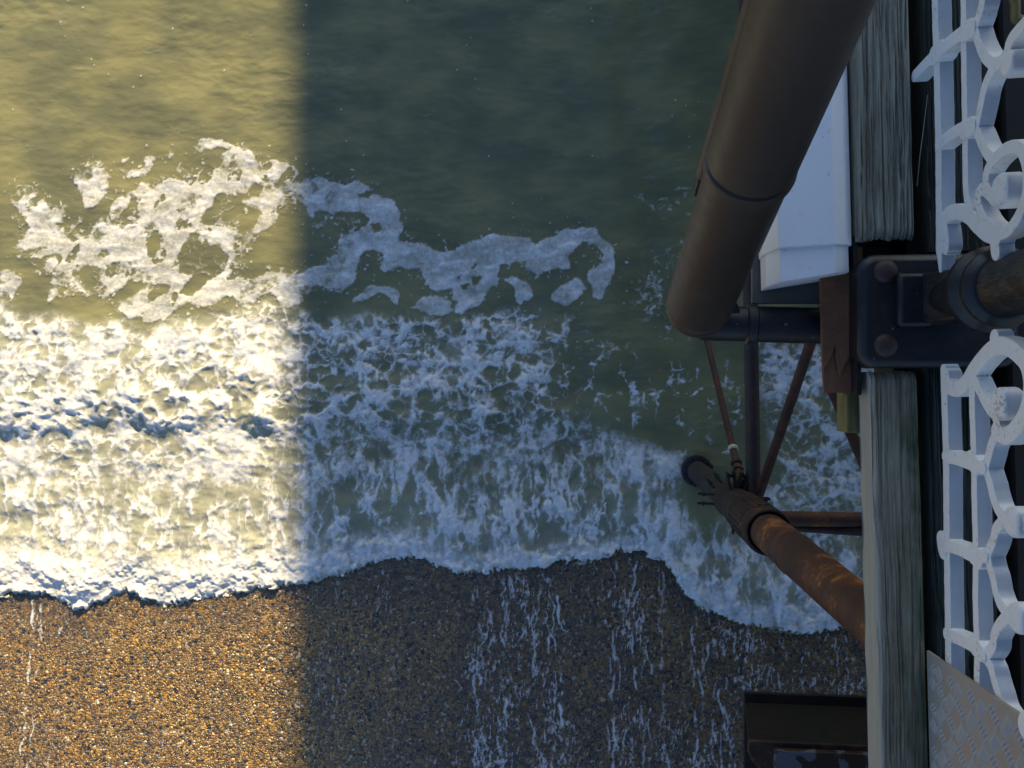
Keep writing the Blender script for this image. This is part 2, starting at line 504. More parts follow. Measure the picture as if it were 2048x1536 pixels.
    mid = ss(100, 220, dfr) * ss(430, 300, dfr) * ss(560, 700, u)
    foam = broken * lac * (1 - 0.12 * mid)
    foam = np.maximum(foam, wisps * ss(0.30, 1.1, lace + 0.3 * dens))
    foam = np.maximum(foam, broken * band * ss(-0.15, 0.45, blob + 0.35 * cell) * 0.95)
    foam = np.maximum(foam, frontf * (0.84 + 0.5 * blob + 0.7 * wisp))
    foam = np.maximum(foam, rf * (0.86 + 0.25 * fbm(u / 40, v / 25, 4, 101)) * (1 - 0.9 * broken * ss(640, 700, v)))
    foam = np.clip(foam, 0, 1)
    # milky, air-filled water
    aer = broken * (0.10 + 0.28 * mist * ss(-0.3, 0.5, dens)) + 0.60 * ss(230, 50, dfr) * broken * (0.5 + 0.7 * mist) + 0.55 * left * broken
    aer = np.clip(blur(aer, 3), 0, 1)
    # ---- heights (metres)
    swell = 0.030 * fbm(X / 1.9, Y / 1.3, 3, 111) + 0.010 * fbm(X / 0.45 + 0.5 * Y, Y / 0.22, 3, 113)
    rip = (0.0016 + 0.0045 * ss(0.0, 0.5, perlin(X / 1.6, Y / 1.2, 115))) * fbm(X / 0.20 + 1.4 * Y, Y / 0.085, 3, 117) * (1 - rf)
    hw = np.interp(u.ravel(), [-400, 0, 560, 900, 1150, 2400], [0.052, 0.052, 0.05, 0.04, 0.03, 0.03]).reshape(u.shape).astype(np.float32)
    hprof = ss(560, 815, v) * ss(crest_v + 66, crest_v + 10, v)
    hw = hw * hprof * (1 + 0.7 * perlin(u / 80, v * 0, 119))
    hf = (0.022 * ss(-2, 6, edge) + 0.055 * ss(0, 75, edge)) * (1 - 0.55 * ss(60, 260, edge)) * (0.62 + 0.38 * left) * (1 + 0.35 * perlin(u / 70, v / 400, 121))
    lump = broken * (0.030 * fbm(u / 66, v / 54, 3, 123, 0.5) + 0.016 * blur(foam, 3) + 0.014 * blob * foam)
    lump = lump * (1 + 0.7 * band + 0.7 * frontf)
    fr_l = frontf * (0.030 * fbm(u / 22, v / 22, 4, 125, 0.6))
    raft_h = rf * (0.006 + 0.010 * fbm(u / 30, v / 22, 3, 127))
    H = swell + rip + hw + hf + lump + fr_l + raft_h
    fade = ss(-7.2, -6.9, X) * ss(4.4, 4.1, X) * ss(4.75, 4.5, Y)
    H = H * fade
    Z = np.where(Y < -1.2, np.maximum(H, 0) * 1.0 + np.maximum(beach_z(Y), -0.02) * ss(-1.2, -1.9, Y), H)
    wet = edge > -3
    # stray drops thrown ahead of the front
    Z = np.where(wet, Z, beach_z(Y) - 0.03)
    keepv = wet
    keep = keepv[:-1, :-1] | keepv[1:, :-1] | keepv[:-1, 1:] | keepv[1:, 1:]
    me = grid_mesh("sea_water", X, Y, Z, keep, {"foam": foam, "aer": aer})
    return me

def sea_material():
    m = NT("sea")
    c = m.coords()
    foam = m.attr("foam"); aer = m.attr("aer")
    fine = m.noise(c, 70, 5, 0.65)
    fine2 = m.noise(c, 24, 4, 0.6)
    d = m.math('ADD', m.math('MULTIPLY', m.math('SUBTRACT', fine, 0.5), 0.55), m.math('MULTIPLY', m.math('SUBTRACT', fine2, 0.5), 0.35))
    f = m.math('ADD', foam, m.math('MULTIPLY', d, m.sstep(foam, 0.02, 0.35)))
    f = m.math('MULTIPLY', m.sstep(f, 0.10, 1.0), 0.95)
    big = m.noise(m.coords((0.6, 0.9, 1)), 2.2, 4, 0.5)
    mud = m.mix(m.sstep(big, 0.35, 0.68), (0.150, 0.154, 0.088), (0.238, 0.226, 0.110))
    milk = m.mix(m.math('MULTIPLY', aer, 0.85), mud, (0.42, 0.42, 0.33))
    tint = m.mix(m.sstep(fine2, 0.3, 0.7), (0.66, 0.655, 0.63), (0.82, 0.82, 0.81))
    colr = m.mix(f, milk, tint)
    rough = m.math('ADD', m.math('MULTIPLY', f, 0.5), 0.10)
    rc = m.coords((1.0, 1.9, 1), rot=(0, 0, 0.25))
    rip = m.noise(rc, 9, 6, 0.6, 0.6)
    h = m.math('ADD', m.math('MULTIPLY', rip, 0.45), m.math('MULTIPLY', fine, m.math('MULTIPLY', f, 0.40)))
    return m.out(colr, rough, m.bump(h, 0.28, 0.03), IOR=1.33)

SEA = sea_material()
sea = tag(link("sea_water", build_sea(), SEA), kind='structure')

def flat_sheet(name, quads, mat):
    bm = bmesh.new()
    for q in quads:
        bm.faces.new([bm.verts.new(p) for p in q])
    bmesh.ops.remove_doubles(bm, verts=bm.verts, dist=1e-5)
    bmesh.ops.recalc_face_normals(bm, faces=bm.faces)
    me = bpy.data.meshes.new(name); bm.to_mesh(me); bm.free()
    for p in me.polygons:
        if p.normal.z < 0: p.flip()
    return tag(link(name, me, mat), kind='structure')
xa, xb, yb, ya = -7.2, 4.39, 4.745, -1.95
E = 1200
flat_sheet("open_sea", [
    [(-E, yb, 0), (xa, yb, 0), (xa, E, 0), (-E, E, 0)], [(xa, yb, 0), (xb, yb, 0), (xb, E, 0), (xa, E, 0)], [(xb, yb, 0), (E, yb, 0), (E, E, 0), (xb, E, 0)],
    [(-E, 2.4, 0), (xa, 2.4, 0), (xa, yb, 0), (-E, yb, 0)], [(xb, 2.4, 0), (E, 2.4, 0), (E, yb, 0), (xb, yb, 0)]], SEA)
def surf(x, y):
    """the breaking waves carry on along the shore on both sides"""
    X, Y = np.meshgrid(x, y); X = X.astype(np.float32); Y = Y.astype(np.float32)
    yf = -2.1 + 0.25 * fbm(X / 2.2, X * 0, 3, 301)
    n = fbm(X / 0.9, Y / 0.5, 4, 303, 0.6)
    fo = np.clip(ss(2.3, 0.6, Y) * (0.55 + 0.9 * n) + ss(yf + 0.9, yf + 0.2, Y), 0, 1)
    Z = 0.04 * fbm(X / 1.2, Y / 0.7, 3, 305) * ss(2.4, 1.6, Y) + 0.08 * ss(yf, yf + 0.3, Y) * ss(2.4, 0, Y)
    ed = np.minimum(ss(0, .3, np.abs(X - xa)), ss(0, .3, np.abs(X - xb)))
    Z = np.maximum(Z * ed, 0) + 0.002
    kv = Y > yf
    return grid_mesh("surf", X, Y, Z, kv[:-1, :-1], {"foam": fo, "aer": fo * 0 + 0.6})
tag(link("surf", surf(np.arange(-60, xa + .01, 0.06), np.arange(-2.6, 2.41, 0.06)), SEA), kind='structure')
tag(link("surf", surf(np.arange(xb, 20, 0.08), np.arange(-2.6, 2.41, 0.08)), SEA), kind='structure')

# ---- shingle
def build_beach():
    x = np.arange(-7.4, 4.2, STEP); y = np.arange(-5.4, -1.0, STEP)
    X, Y = np.meshgrid(x, y)
    X = X.astype(np.float32); Y = Y.astype(np.float32)
    Z = beach_z(Y)
    u, v = projpx(X, Y, Z)
    fz = np.interp(u.ravel(), FU, FV).reshape(u.shape).astype(np.float32)
    below = v - fz
    a = u + 14 * fbm(u / 40, v / 40, 3, 201) - 0.10 * (v - 1200) * 0; b = v + 12 * fbm(u / 40, v / 40, 3, 205)
    g1, g2 = worley(a / 9, b / 20, 7)
    cell = ss(0.34, 0.0, g2 - g1)
    rid = 1 - np.abs(fbm(u / 13 + 0.4 * perlin(u / 30, v / 40, 209), v / 85, 4, 211, 0.6)) * 3.0
    blob = fbm(a / 13, b / 26, 5, 215, 0.64)
    # run-back columns: how much foam is left in each lane of the backwash
    lane_u = [-300, 0, 30, 75, 110, 135, 170, 300, 330, 360, 470, 495, 520, 600, 640, 665, 700, 745, 765, 790, 900, 960, 1010, 1060, 1110, 1160, 1220, 1260, 1310, 1360, 1420, 1460, 1540, 1620, 1720, 2000, 2400]
    lane_f = [.10, .12, .30, .52, .18, .34, .06, .04, .22, .06, .03, .16, .04, .12, .34, .30, .12, .28, .34, .16, .22, .62, .82, .70, .66, .34, .46, .74, .50, .42, .74, .70, .60, .54, .50, .5, .5]
    lu = u + 0.085 * (v - 1250) * ss(640, 500, u) + 10 * fbm(u / 60, v / 60, 2, 221) + 0.03 * (v - 1250) * ss(600, 800, u)
    lane = np.interp(lu.ravel(), lane_u, lane_f).reshape(u.shape).astype(np.float32)
    patch = fbm(u / 90, v / 130, 3, 225)
    lv = 0.5 * cell + 0.6 * ss(0.35, 1, rid) + 0.9 * blob + 0.85 * lane + 0.75 * patch - 0.12
    foam = ss(0.84, 1.72, lv) * ss(-5, 25, below)
    foam = np.clip(0.9 * foam + 0.10 * ss(0.7, 1.3, lv) * lane, 0, 1)
    film_shade = np.clip(0.08 + 0.62 * ss(560, 850, u) + ss(120, 10, below) * 0.6 + 0.5 * ss(0.1, 0.7, lane + 0.5 * patch), 0, 1)   # water still running back, plus painted shade growing rightwards
    # threads of foam drawn out down the slope by the run-back
    rs = np.random.RandomState(12)
    th = np.zeros(u.shape, np.float32)
    spots = [(c_ + rs.uniform(-w_, w_), st_) for c_, w_, n_, st_ in ((75, 16, 3, .9), (135, 12, 2, .5), (330, 10, 1, .3), (495, 20, 2, .35), (650, 26, 4, .5), (760, 30, 4, .5), (850, 20, 2, .3),
             (990, 45, 8, .9), (1080, 40, 8, .9), (1240, 50, 9, .8), (1330, 40, 5, .6), (1430, 45, 8, .9), (1560, 70, 8, .7), (1680, 60, 8, .7)) for _ in range(n_)]
    wob_s = fbm(v / 46, u / 400, 3, 241, 0.6)
    for k, (c_, st_) in enumerate(spots):
        x0_ = c_ + (v - 1250) * (-0.085 if c_ < 560 else rs.uniform(-0.02, 0.06)) + 22 * fbm(v / 95 + k * 7.3, u * 0 + k, 3, 243, 0.6) + 5 * wob_s
        w_ = rs.uniform(2.2, 4.5) * (0.55 + 1.3 * np.abs(perlin(v / 38 + k * 3.1, u * 0 + k, 247)))
        on = ss(-0.15, 0.25, perlin(v / 70 + k * 5.7, u * 0 + k + 40, 249) + 0.25 * perlin(v / 15, u / 15, 251))
        th = np.maximum(th, np.exp(-((u - x0_) / w_) ** 2) * on * st_ * rs.uniform(0.6, 1.0))
    foam = np.clip(np.maximum(foam * 0.62, 1.15 * th * ss(0, 30, below) * (0.75 + 0.5 * blob)), 0, 1)
    Z = Z + 0.010 * fbm(X / 0.5, Y / 0.5, 4, 231) + 0.006 * fbm(X / 0.06, Y / 0.06, 2, 235) * (1 - 0.6 * film_shade) + 0.010 * foam
    return grid_mesh("shingle_beach", X, Y, Z, None, {"foam": foam, "film_shade": film_shade})

def beach_material():
    m = NT("shingle")
    c = m.coords()
    nz = m.n("TexNoise"); m.l(c, nz.inputs["Vector"]); nz.inputs["Scale"].default_value = 30
    add = m.n("VectorMath", operation='MULTIPLY_ADD')
    m.l(nz.outputs["Color"], add.inputs[0]); add.inputs[1].default_value = (0.008, 0.008, 0.0); m.l(c, add.inputs[2])
    v1 = m.voro(add.outputs[0], 40); v2 = m.voro(add.outputs[0], 78); v0 = m.voro(add.outputs[0], 26)
    def stone(v):
        s = m.n("SeparateColor"); m.l(v.outputs["Color"], s.inputs[0])
        return s.outputs[0], s.outputs[1]
    r1, g1 = stone(v1); r2, g2 = stone(v2); r0, g0 = stone(v0)
    pal = [(0.0, (0.025, 0.024, 0.024)), (0.12, (0.075, 0.07, 0.06)), (0.24, (0.13, 0.085, 0.035)), (0.36, (0.30, 0.165, 0.038)), (0.56, (0.20, 0.10, 0.025)), (0.70, (0.44, 0.26, 0.065)), (0.86, (0.26, 0.17, 0.075)), (0.95, (0.58, 0.48, 0.31))]
    c1 = m.ramp(r1, pal, 'CONSTANT'); c2 = m.ramp(r2, pal, 'CONSTANT'); c0 = m.ramp(r0, pal, 'CONSTANT')
    pick = m.math('GREATER_THAN', g1, 0.45)
    colr = m.mix(pick, c2, c1)
    pick0 = m.math('GREATER_THAN', g0, 0.93)
    colr = m.mix(pick0, colr, c0)
    big = m.noise(c, 1.4, 3)
    colr = m.mix(m.math('MULTIPLY', m.sstep(big, 0.4, 0.75), 0.4), colr, (0.10, 0.075, 0.05))
    h1 = m.math('SUBTRACT', 1.0, m.math('MULTIPLY', v1.outputs["Distance"], 1.0))
    h2 = m.math('SUBTRACT', 1.0, v2.outputs["Distance"])
    hm = m.n("Mix", data_type='FLOAT'); m.l(pick, hm.inputs[0]); m.l(h2, hm.inputs[2]); m.l(h1, hm.inputs[3])
    hgt = hm.outputs[0]
    fa = m.attr("foam"); film_shade = m.attr("film_shade")
    fine = m.noise(c, 75, 4, 0.65)
    f = m.sstep(m.math('ADD', fa, m.math('MULTIPLY', m.math('SUBTRACT', fine, 0.5), m.math('MULTIPLY', m.sstep(fa, 0.02, 0.3), 0.9))), 0.18, 0.85)
    colr = m.mix(m.math('MULTIPLY', film_shade, 0.85), colr, m.mix(0.68, colr, (0.035, 0.037, 0.036)))  # run-back water and painted shade both darken the stones
    colr = m.mix(m.math('MULTIPLY', f, 0.9), colr, (0.72, 0.74, 0.76))
    bs = m.n("Bump"); bs.inputs["Distance"].default_value = 0.020
    m.l(m.math('SUBTRACT', 0.95, m.math('MULTIPLY', film_shade, 0.55)), bs.inputs["Strength"]); m.l(hgt, bs.inputs["Height"])
    nb = m.bump(fine, 0.25, 0.01, bs.outputs[0])
    rough = m.math('ADD', 0.16, m.math('MULTIPLY', f, 0.45))
    cn = m.bump(m.noise(c, 26, 3, 0.6), 0.35, 0.012)
    m.l(cn, m.b.inputs["Coat Normal"])
    return m.out(colr, rough, nb, Coat_Weight=m.math('MULTIPLY', film_shade, 0.6), Coat_Roughness=0.08, Coat_IOR=1.33)
BEACH = beach_material()
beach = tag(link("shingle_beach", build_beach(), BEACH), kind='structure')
zb = lambda y: float(beach_z(np.array([y]))[0])
ym, y0, y1 = -30.0, -5.39, -1.01
flat_sheet("beach_beyond", [
    [(-E, y0, zb(y0)), (-7.4, y0, zb(y0)), (-7.4, -1.6, zb(-1.61)), (-E, -1.6, zb(-1.61))],
    [(4.19, y0, zb(y0)), (E, y0, zb(y0)), (E, -1.6, zb(-1.61)), (4.19, -1.6, zb(-1.61))],
    [(-E, ym, zb(ym)), (-7.4, ym, zb(ym)), (-7.4, y0, zb(y0)), (-E, y0, zb(y0))],
    [(-7.4, ym, zb(ym)), (4.19, ym, zb(ym)), (4.19, y0, zb(y0)), (-7.4, y0, zb(y0))],
    [(4.19, ym, zb(ym)), (E, ym, zb(ym)), (E, y0, zb(y0)), (4.19, y0, zb(y0))],
    [(-E, -E, zb(ym)), (E, -E, zb(ym)), (E, ym, zb(ym)), (-E, ym, zb(ym))]], BEACH)

# ================================================================== materials of the pier
def rust_mat(name, base=(0.045, 0.022, 0.012), bright=(0.20, 0.075, 0.018), dark=(0.014, 0.011, 0.010), amt=0.55, algae=None, scale=1.0):
    m = NT(name)
    c = m.coords()
    n1 = m.noise(c, 5 * scale, 6, 0.65, 0.8); n2 = m.noise(c, 22 * scale, 6, 0.7); n3 = m.noise(c, 90 * scale, 4, 0.6)
    colr = m.mix(m.sstep(n1, 0.36, 0.62), dark, base)
    k = m.math('ADD', m.math('MULTIPLY', n1, 0.55), m.math('MULTIPLY', n2, 0.45))
    colr = m.mix(m.sstep(k, amt, amt + 0.10), colr, bright)
    colr = m.mix(m.math('MULTIPLY', m.sstep(n3, 0.58, 0.75), 0.5), colr, (0.09, 0.045, 0.02))
    if algae:
        g = m.n("SeparateXYZ"); tc = m.n("TexCoord"); m.l(tc.outputs["Object"], g.inputs[0])
        zz = m.math('ADD', g.outputs[2], m.math('MULTIPLY', m.math('SUBTRACT', n2, 0.5), 0.8))
        w = m.math('MULTIPLY', m.sstep(zz, algae[0], algae[0] + 0.3), m.sstep(zz, algae[1] + 0.3, algae[1]))
        colr = m.mix(m.math('MULTIPLY', w, m.math('MULTIPLY', m.sstep(n1, 0.45, 0.6), 0.7)), colr, (0.035, 0.075, 0.018))
    h = m.math('ADD', m.math('MULTIPLY', n2, 0.7), m.math('MULTIPLY', n3, 0.3))
    return m.out(colr, m.math('ADD', 0.5, m.math('MULTIPLY', n2, 0.4)), m.bump(h, 0.7, 0.008), IOR=1.45)
RUST = rust_mat("rusty_iron")
RUST_PILE = rust_mat("rusty_pile", base=(0.105, 0.040, 0.018), bright=(0.36, 0.13, 0.028), dark=(0.05, 0.024, 0.016), amt=0.53, scale=0.7)
RUST_LOW = rust_mat("wet_pile", base=(0.035, 0.026, 0.022), bright=(0.09, 0.06, 0.04), dark=(0.012, 0.010, 0.010), algae=(1.25, 1.6))
RUST_RED = rust_mat("red_rust", base=(0.075, 0.024, 0.014), bright=(0.14, 0.05, 0.02), dark=(0.03, 0.014, 0.011), amt=0.55, scale=1.5)
RUST_PLATE = rust_mat("flaked_rust", base=(0.21, 0.088, 0.038), bright=(0.38, 0.15, 0.045), dark=(0.16, 0.070, 0.034), amt=0.60, scale=3)
RUST_DARK = rust_mat("dark_rust", base=(0.022, 0.012, 0.008), bright=(0.07, 0.028, 0.010), dark=(0.008, 0.006, 0.006), amt=0.60)

RUST_BLACK = rust_mat("black_rust", base=(0.006, 0.0045, 0.004), bright=(0.018, 0.009, 0.006), dark=(0.003, 0.0025, 0.0025), amt=0.60)

def paint_white():
    m = NT("white_cast_iron")
    c = m.coords()
    n1 = m.noise(c, 9, 5, 0.6); n2 = m.noise(c, 150, 5, 0.7); n3 = m.noise(c, 45, 4, 0.6); n4 = m.noise(m.coords((1, 0.35, 1)), 120, 3, 0.6)
    colr = m.mix(m.sstep(n3, 0.50, 0.75), (0.86, 0.845, 0.80), (0.80, 0.755, 0.66))
    sp = m.math('MULTIPLY', m.sstep(m.math('ADD', n2, m.math('MULTIPLY', m.math('SUBTRACT', n1, 0.5), 0.5)), 0.60, 0.70), 0.75)
    colr = m.mix(sp, colr, (0.42, 0.31, 0.17))
    colr = m.mix(m.math('MULTIPLY', m.sstep(n4, 0.70, 0.76), 0.8), colr, (0.12, 0.09, 0.07))
    # up-facing faces painted greyer, in place of weaker light on them
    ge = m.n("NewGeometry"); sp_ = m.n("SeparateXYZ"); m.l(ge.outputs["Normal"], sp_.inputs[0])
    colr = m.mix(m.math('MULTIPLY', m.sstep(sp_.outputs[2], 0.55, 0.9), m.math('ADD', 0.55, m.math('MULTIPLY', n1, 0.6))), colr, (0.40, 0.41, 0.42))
    h = m.math('ADD', m.math('MULTIPLY', n2, 0.5), n3)
    return m.out(colr, 0.45, m.bump(h, 0.12, 0.002))
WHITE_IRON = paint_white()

def paint_black():
    m = NT("black_paint")
    c = m.coords()
    n1 = m.noise(c, 14, 5, 0.6); n2 = m.noise(c, 120, 5, 0.7); n3 = m.noise(c, 60, 3)
    colr = m.mix(m.sstep(n1, 0.45, 0.7), (0.008, 0.009, 0.012), (0.022, 0.020, 0.018))
    colr = m.mix(m.math('MULTIPLY', m.sstep(n2, 0.62, 0.72), 0.55), colr, (0.07, 0.06, 0.045))
    colr = m.mix(m.math('MULTIPLY', m.sstep(n3, 0.70, 0.74), 0.7), colr, (0.16, 0.17, 0.18))
    return m.out(colr, m.math('ADD', 0.28, m.math('MULTIPLY', n2, 0.3)), m.bump(m.math('ADD', n1, m.math('MULTIPLY', n2, 0.3)), 0.35, 0.004))
BLACK = paint_black()
def dusty_black():
    m = NT("dusty_black_paint")
    c = m.coords((1, 5, 1)); d = m.coords()
    n1 = m.noise(c, 60, 5, 0.7); n2 = m.noise(d, 30, 4)
    colr = m.mix(m.sstep(m.math('ADD', m.math('MULTIPLY', n1, 0.6), m.math('MULTIPLY', n2, 0.4)), 0.46, 0.62), (0.010, 0.010, 0.012), (0.060, 0.050, 0.034))
    return m.out(colr, 0.42, m.bump(n1, 0.3, 0.003))
DUSTY = dusty_black()

def brown_pole():
    m = NT("brown_painted_steel")
    c = m.coords()
    n1 = m.noise(c, 6, 4, 0.6); n2 = m.noise(c, 160, 4, 0.7); n3 = m.noise(c, 40, 3)
    colr = m.mix(m.sstep(n1, 0.4, 0.65), (0.032, 0.023, 0.016), (0.050, 0.036, 0.024))
    colr = m.mix(m.math('MULTIPLY', m.sstep(n2, 0.70, 0.78), 0.5), colr, (0.14, 0.11, 0.09))
    colr = m.mix(m.math('MULTIPLY', m.sstep(n3, 0.62, 0.75), 0.5), colr, (0.065, 0.046, 0.033))
    return m.out(colr, m.math('ADD', 0.38, m.math('MULTIPLY', n3, 0.25)), m.bump(m.math('ADD', n1, m.math('MULTIPLY', n2, 0.25)), 0.25, 0.004))
BROWN = brown_pole()

def wood_mat(name, a, b, c_, green=0.0, gx=(0.56, 0.62), edge_pale=None):
    m = NT(name)
    g = m.coords((1, 0.035, 1)); d = m.coords(); g2 = m.coords((1, 0.10, 1))
    n1 = m.noise(g, 110, 6, 0.7, 0.4); n2 = m.noise(g2, 260, 4, 0.7); n3 = m.noise(d, 7, 4, 0.6); n4 = m.noise(m.coords((1, 0.3, 1)), 22, 4)
    colr = m.ramp(n1, [(0.28, a), (0.46, b), (0.66, c_)])
    colr = m.mix(m.math('MULTIPLY', m.sstep(n2, 0.5, 0.75), 0.45), colr, (a[0] * .6, a[1] * .6, a[2] * .6))
    colr = m.mix(m.math('MULTIPLY', m.sstep(n4, 0.5, 0.72), 0.5), colr, (a[0] * .9, a[1] * .8, a[2] * .65))
    if edge_pale:                                     # paler along the outer arris
        tc = m.n("TexCoord"); sp = m.n("SeparateXYZ"); m.l(tc.outputs["Object"], sp.inputs[0])
        px = m.math('ADD', m.math('ADD', sp.outputs[0], m.math('MULTIPLY', sp.outputs[1], math.sin(PA))), m.math('MULTIPLY', m.math('SUBTRACT', n4, 0.5), 0.012))
        colr = m.mix(m.math('MULTIPLY', m.sstep(px, edge_pale + .011, edge_pale + .003), 0.85), colr, m.mix(n1, (0.36, 0.32, 0.24), (0.52, 0.48, 0.38)))
    if green:
        tc = m.n("TexCoord"); sp = m.n("SeparateXYZ"); m.l(tc.outputs["Object"], sp.inputs[0])
        px = m.math('ADD', m.math('ADD', sp.outputs[0], m.math('MULTIPLY', sp.outputs[1], math.sin(PA))), m.math('MULTIPLY', m.math('SUBTRACT', n4, 0.5), 0.06))
        w = m.math('MULTIPLY', m.sstep(px, gx[0], gx[1]), m.math('MULTIPLY', m.sstep(n3, 0.25, 0.6), green))
        colr = m.mix(w, colr, (0.020, 0.045, 0.014))
    h = m.math('ADD', m.math('MULTIPLY', n1, 1.0), m.math('MULTIPLY', n2, 0.3))
    return m.out(colr, 0.8, m.bump(h, 0.8, 0.006))
WOOD_A = wood_mat("grey_green_timber", (0.10, 0.082, 0.048), (0.28, 0.255, 0.18), (0.40, 0.385, 0.295))
WOOD_B = wood_mat("grey_timber", (0.105, 0.085, 0.050), (0.24, 0.205, 0.130), (0.34, 0.305, 0.215), 0.9, edge_pale=toL(P(1750, 1100, 6.40))[0])
WOOD_D = wood_mat("dark_mossy_timber", (0.016, 0.018, 0.012), (0.036, 0.044, 0.032), (0.06, 0.07, 0.055))
WOOD_Y = wood_mat("lichen_timber", (0.10, 0.085, 0.02), (0.20, 0.17, 0.05), (0.26, 0.24, 0.10))
def simple(name, colr, rough=0.6, var=0.25, scale=20, bump=0.2):
    m = NT(name); c = m.coords()
    n = m.noise(c, scale, 5, 0.6)
    return m.out(m.mix(n, tuple(x * (1 - var) for x in colr), tuple(min(1, x * (1 + var)) for x in colr)), rough, m.bump(n, bump, 0.004))

# ================================================================== timber edge of the deck
def plank(name, p0, p1, q0, q1, ztop, th, mat, label, cat, seed, groove=0.004, ragged=0.0, round_l=0.006, group=None):
    """timber along the pier: its top and upper edges are a worn, grooved sheet"""
    rs = np.random.RandomState(seed)
    step = 0.0014
    nt = int((p1 - p0) / step)
    s = np.linspace(0, 1, nt)
    prof_p = np.concatenate([[p0 + .001, p0, p0], p0 + s * (p1 - p0), [p1, p1, p1 - .001]])
    prof_z = np.concatenate([[ztop - th, ztop - th, ztop - th * .5], np.full(nt, ztop), [ztop - th * .5, ztop - th, ztop - th]])
    d0 = prof_p - p0; d1 = p1 - prof_p
    nq = int((q1 - q0) / 0.006)
    q = np.linspace(q0, q1, nq)
    PP, QQ = np.meshgrid(prof_p, q); ZZ = np.tile(prof_z, (nq, 1))
    top = np.zeros(len(prof_p)); top[3:-3] = 1
    e = np.minimum(PP - p0, p1 - PP)
    rnd = round_l
    drop = np.where((PP - p0) < rnd, rnd - np.sqrt(np.maximum(0, rnd ** 2 - (rnd - (PP - p0)) ** 2)), 0) + np.where((p1 - PP) < rnd, rnd - np.sqrt(np.maximum(0, rnd ** 2 - (rnd - (p1 - PP)) ** 2)), 0)
    wob = 0.0035 * perlin(QQ * 3.0, PP * 6, seed) + 0.002 * perlin(QQ * 9, PP * 14, seed + 1)
    g = fbm((PP + wob) * 95, QQ * 1.6, 4, seed + 2, 0.6)
    cr = g * 0.0010 * ss(0, 0.002, e)
    def crack(freq, fq, sd, wid, lo):
        n_ = fbm((PP + wob) * freq, QQ * fq, 2, seed + sd)
        return np.maximum(0, 1 - np.abs(n_) * wid) * ss(lo, lo + 0.3, perlin(QQ * 1.3, PP * freq * 0.45, seed + sd + 3))
    cr2 = -groove * (1.9 * crack(62, 0.7, 5, 8, -0.2) + 1.2 * crack(120, 1.2, 7, 6, -0.3) + 0.6 * crack(200, 2.0, 15, 5, -0.3))
    fine = 0.0008 * perlin((PP + wob) * 330, QQ * 7, seed + 9)
    ZZ = ZZ + top * (cr + cr2 + fine) - top * drop
    side = 1 - top
    PP = PP + side * np.where(PP < (p0 + p1) / 2, 1, -1) * 0.002 * perlin(QQ * 12, ZZ * 90, seed + 12)
    if ragged:
        for end, sg in ((0, 1), (-1, -1)):
            for k in range(5):
                kk = k if end == 0 else -1 - k
                f = 1 - k / 5.0
                QQ[kk] += sg * ragged * f * (0.5 + 0.5 * perlin(prof_p * 120, prof_p * 0 + end, seed + 20)) + sg * ragged * .6 * f * (perlin(prof_p * 30, prof_p * 0, seed + 21))
                ZZ[kk] -= top * 0.012 * f ** 3
    X = EP.x * PP + EQ.x * QQ; Y = EP.y * PP + EQ.y * QQ
    me = grid_mesh(name, X, Y, ZZ)
    bm = bmesh.new(); bm.from_mesh(me)
    bmesh.ops.holes_fill(bm, edges=[ed for ed in bm.edges if ed.is_boundary], sides=0)
    bm.normal_update()
    bm.to_mesh(me); bm.free()
    me.set_sharp_from_angle(angle=R(60))
    o = link(name, me, mat)
    if label: tag(o, label, cat, group)
    return o
def pl(u, v, z):                                   # pier coordinates of a photo position on level z
    return toL(P(u, v, z))
DZ = 6.40
a = pl(1711, 300, DZ); b = pl(1826, 300, DZ); e1 = pl(1770, 482, DZ)
upper = plank("timber_plank", a[0], b[0], e1[1], 2.2, DZ, 0.075, WOOD_A, "weathered grey-green plank with deep long cracks, ending raggedly at the black base plate", "plank", 31, group="planks along the pier edge", groove=0.0045, ragged=0.006)
a = pl(1750, 1100, DZ); b = pl(1848, 1100, DZ); e2 = pl(1790, 741, DZ)
lower = plank("timber_plank", a[0], b[0], -2.2, e2[1], DZ, 0.070, WOOD_B, "smoother grey plank with green algae on its inner edge, below the black base plate", "plank", 57, group="planks along the pier edge", groove=0.0022, ragged=0.004, round_l=0.012)
c0 = pl(1851, 300, DZ - .03)[0]
inner1 = plank("timber_plank", c0, c0 + .13, e1[1] - .02, 2.2, DZ - .03, 0.07, WOOD_D, "dark mossy plank behind the upper white railing panel", "plank", 83, group="planks along the pier edge", groove=0.003)
c1 = pl(1862, 1100, DZ - .02)[0]
inner2 = plank("timber_plank", c1, c1 + .12, -2.2, e2[1] + .005, DZ - .02, 0.07, WOOD_D, "dark green plank behind the lower white railing panel", "plank", 91, group="planks along the pier edge", groove=0.003)

# joists and the deck itself (in the dark under and behind the railing)
JO = simple("tarred_timber", (0.020, 0.017, 0.014), 0.8)
DECKW = simple("deck_boards", (0.16, 0.14, 0.11), 0.8)
m_ = MB()
m_.box(Lw(.60, -2.2, DZ - .20), EP * .19, EQ * 4.6, (0, 0, .115))
tag(m_.build("edge_joist", JO), "dark tarred joist running under the edge planks", "joist")
m_ = MB(); m_.box(Lw(.86, -9, DZ - .16), EP * 11, EQ * 50, (0, 0, .14))
deck = tag(m_.build("pier_deck", DECKW), kind='structure')

m_ = MB(); m_.box(Lw(.795, -2.2, DZ - .30), EP * .06, EQ * 4.6, (0, 0, .28))  # added dark board, so the gap behind the railing reads as deep shade
tag(m_.build("dark_gap_board", JO), "added dark board standing in for the shade behind the white railing", "board")
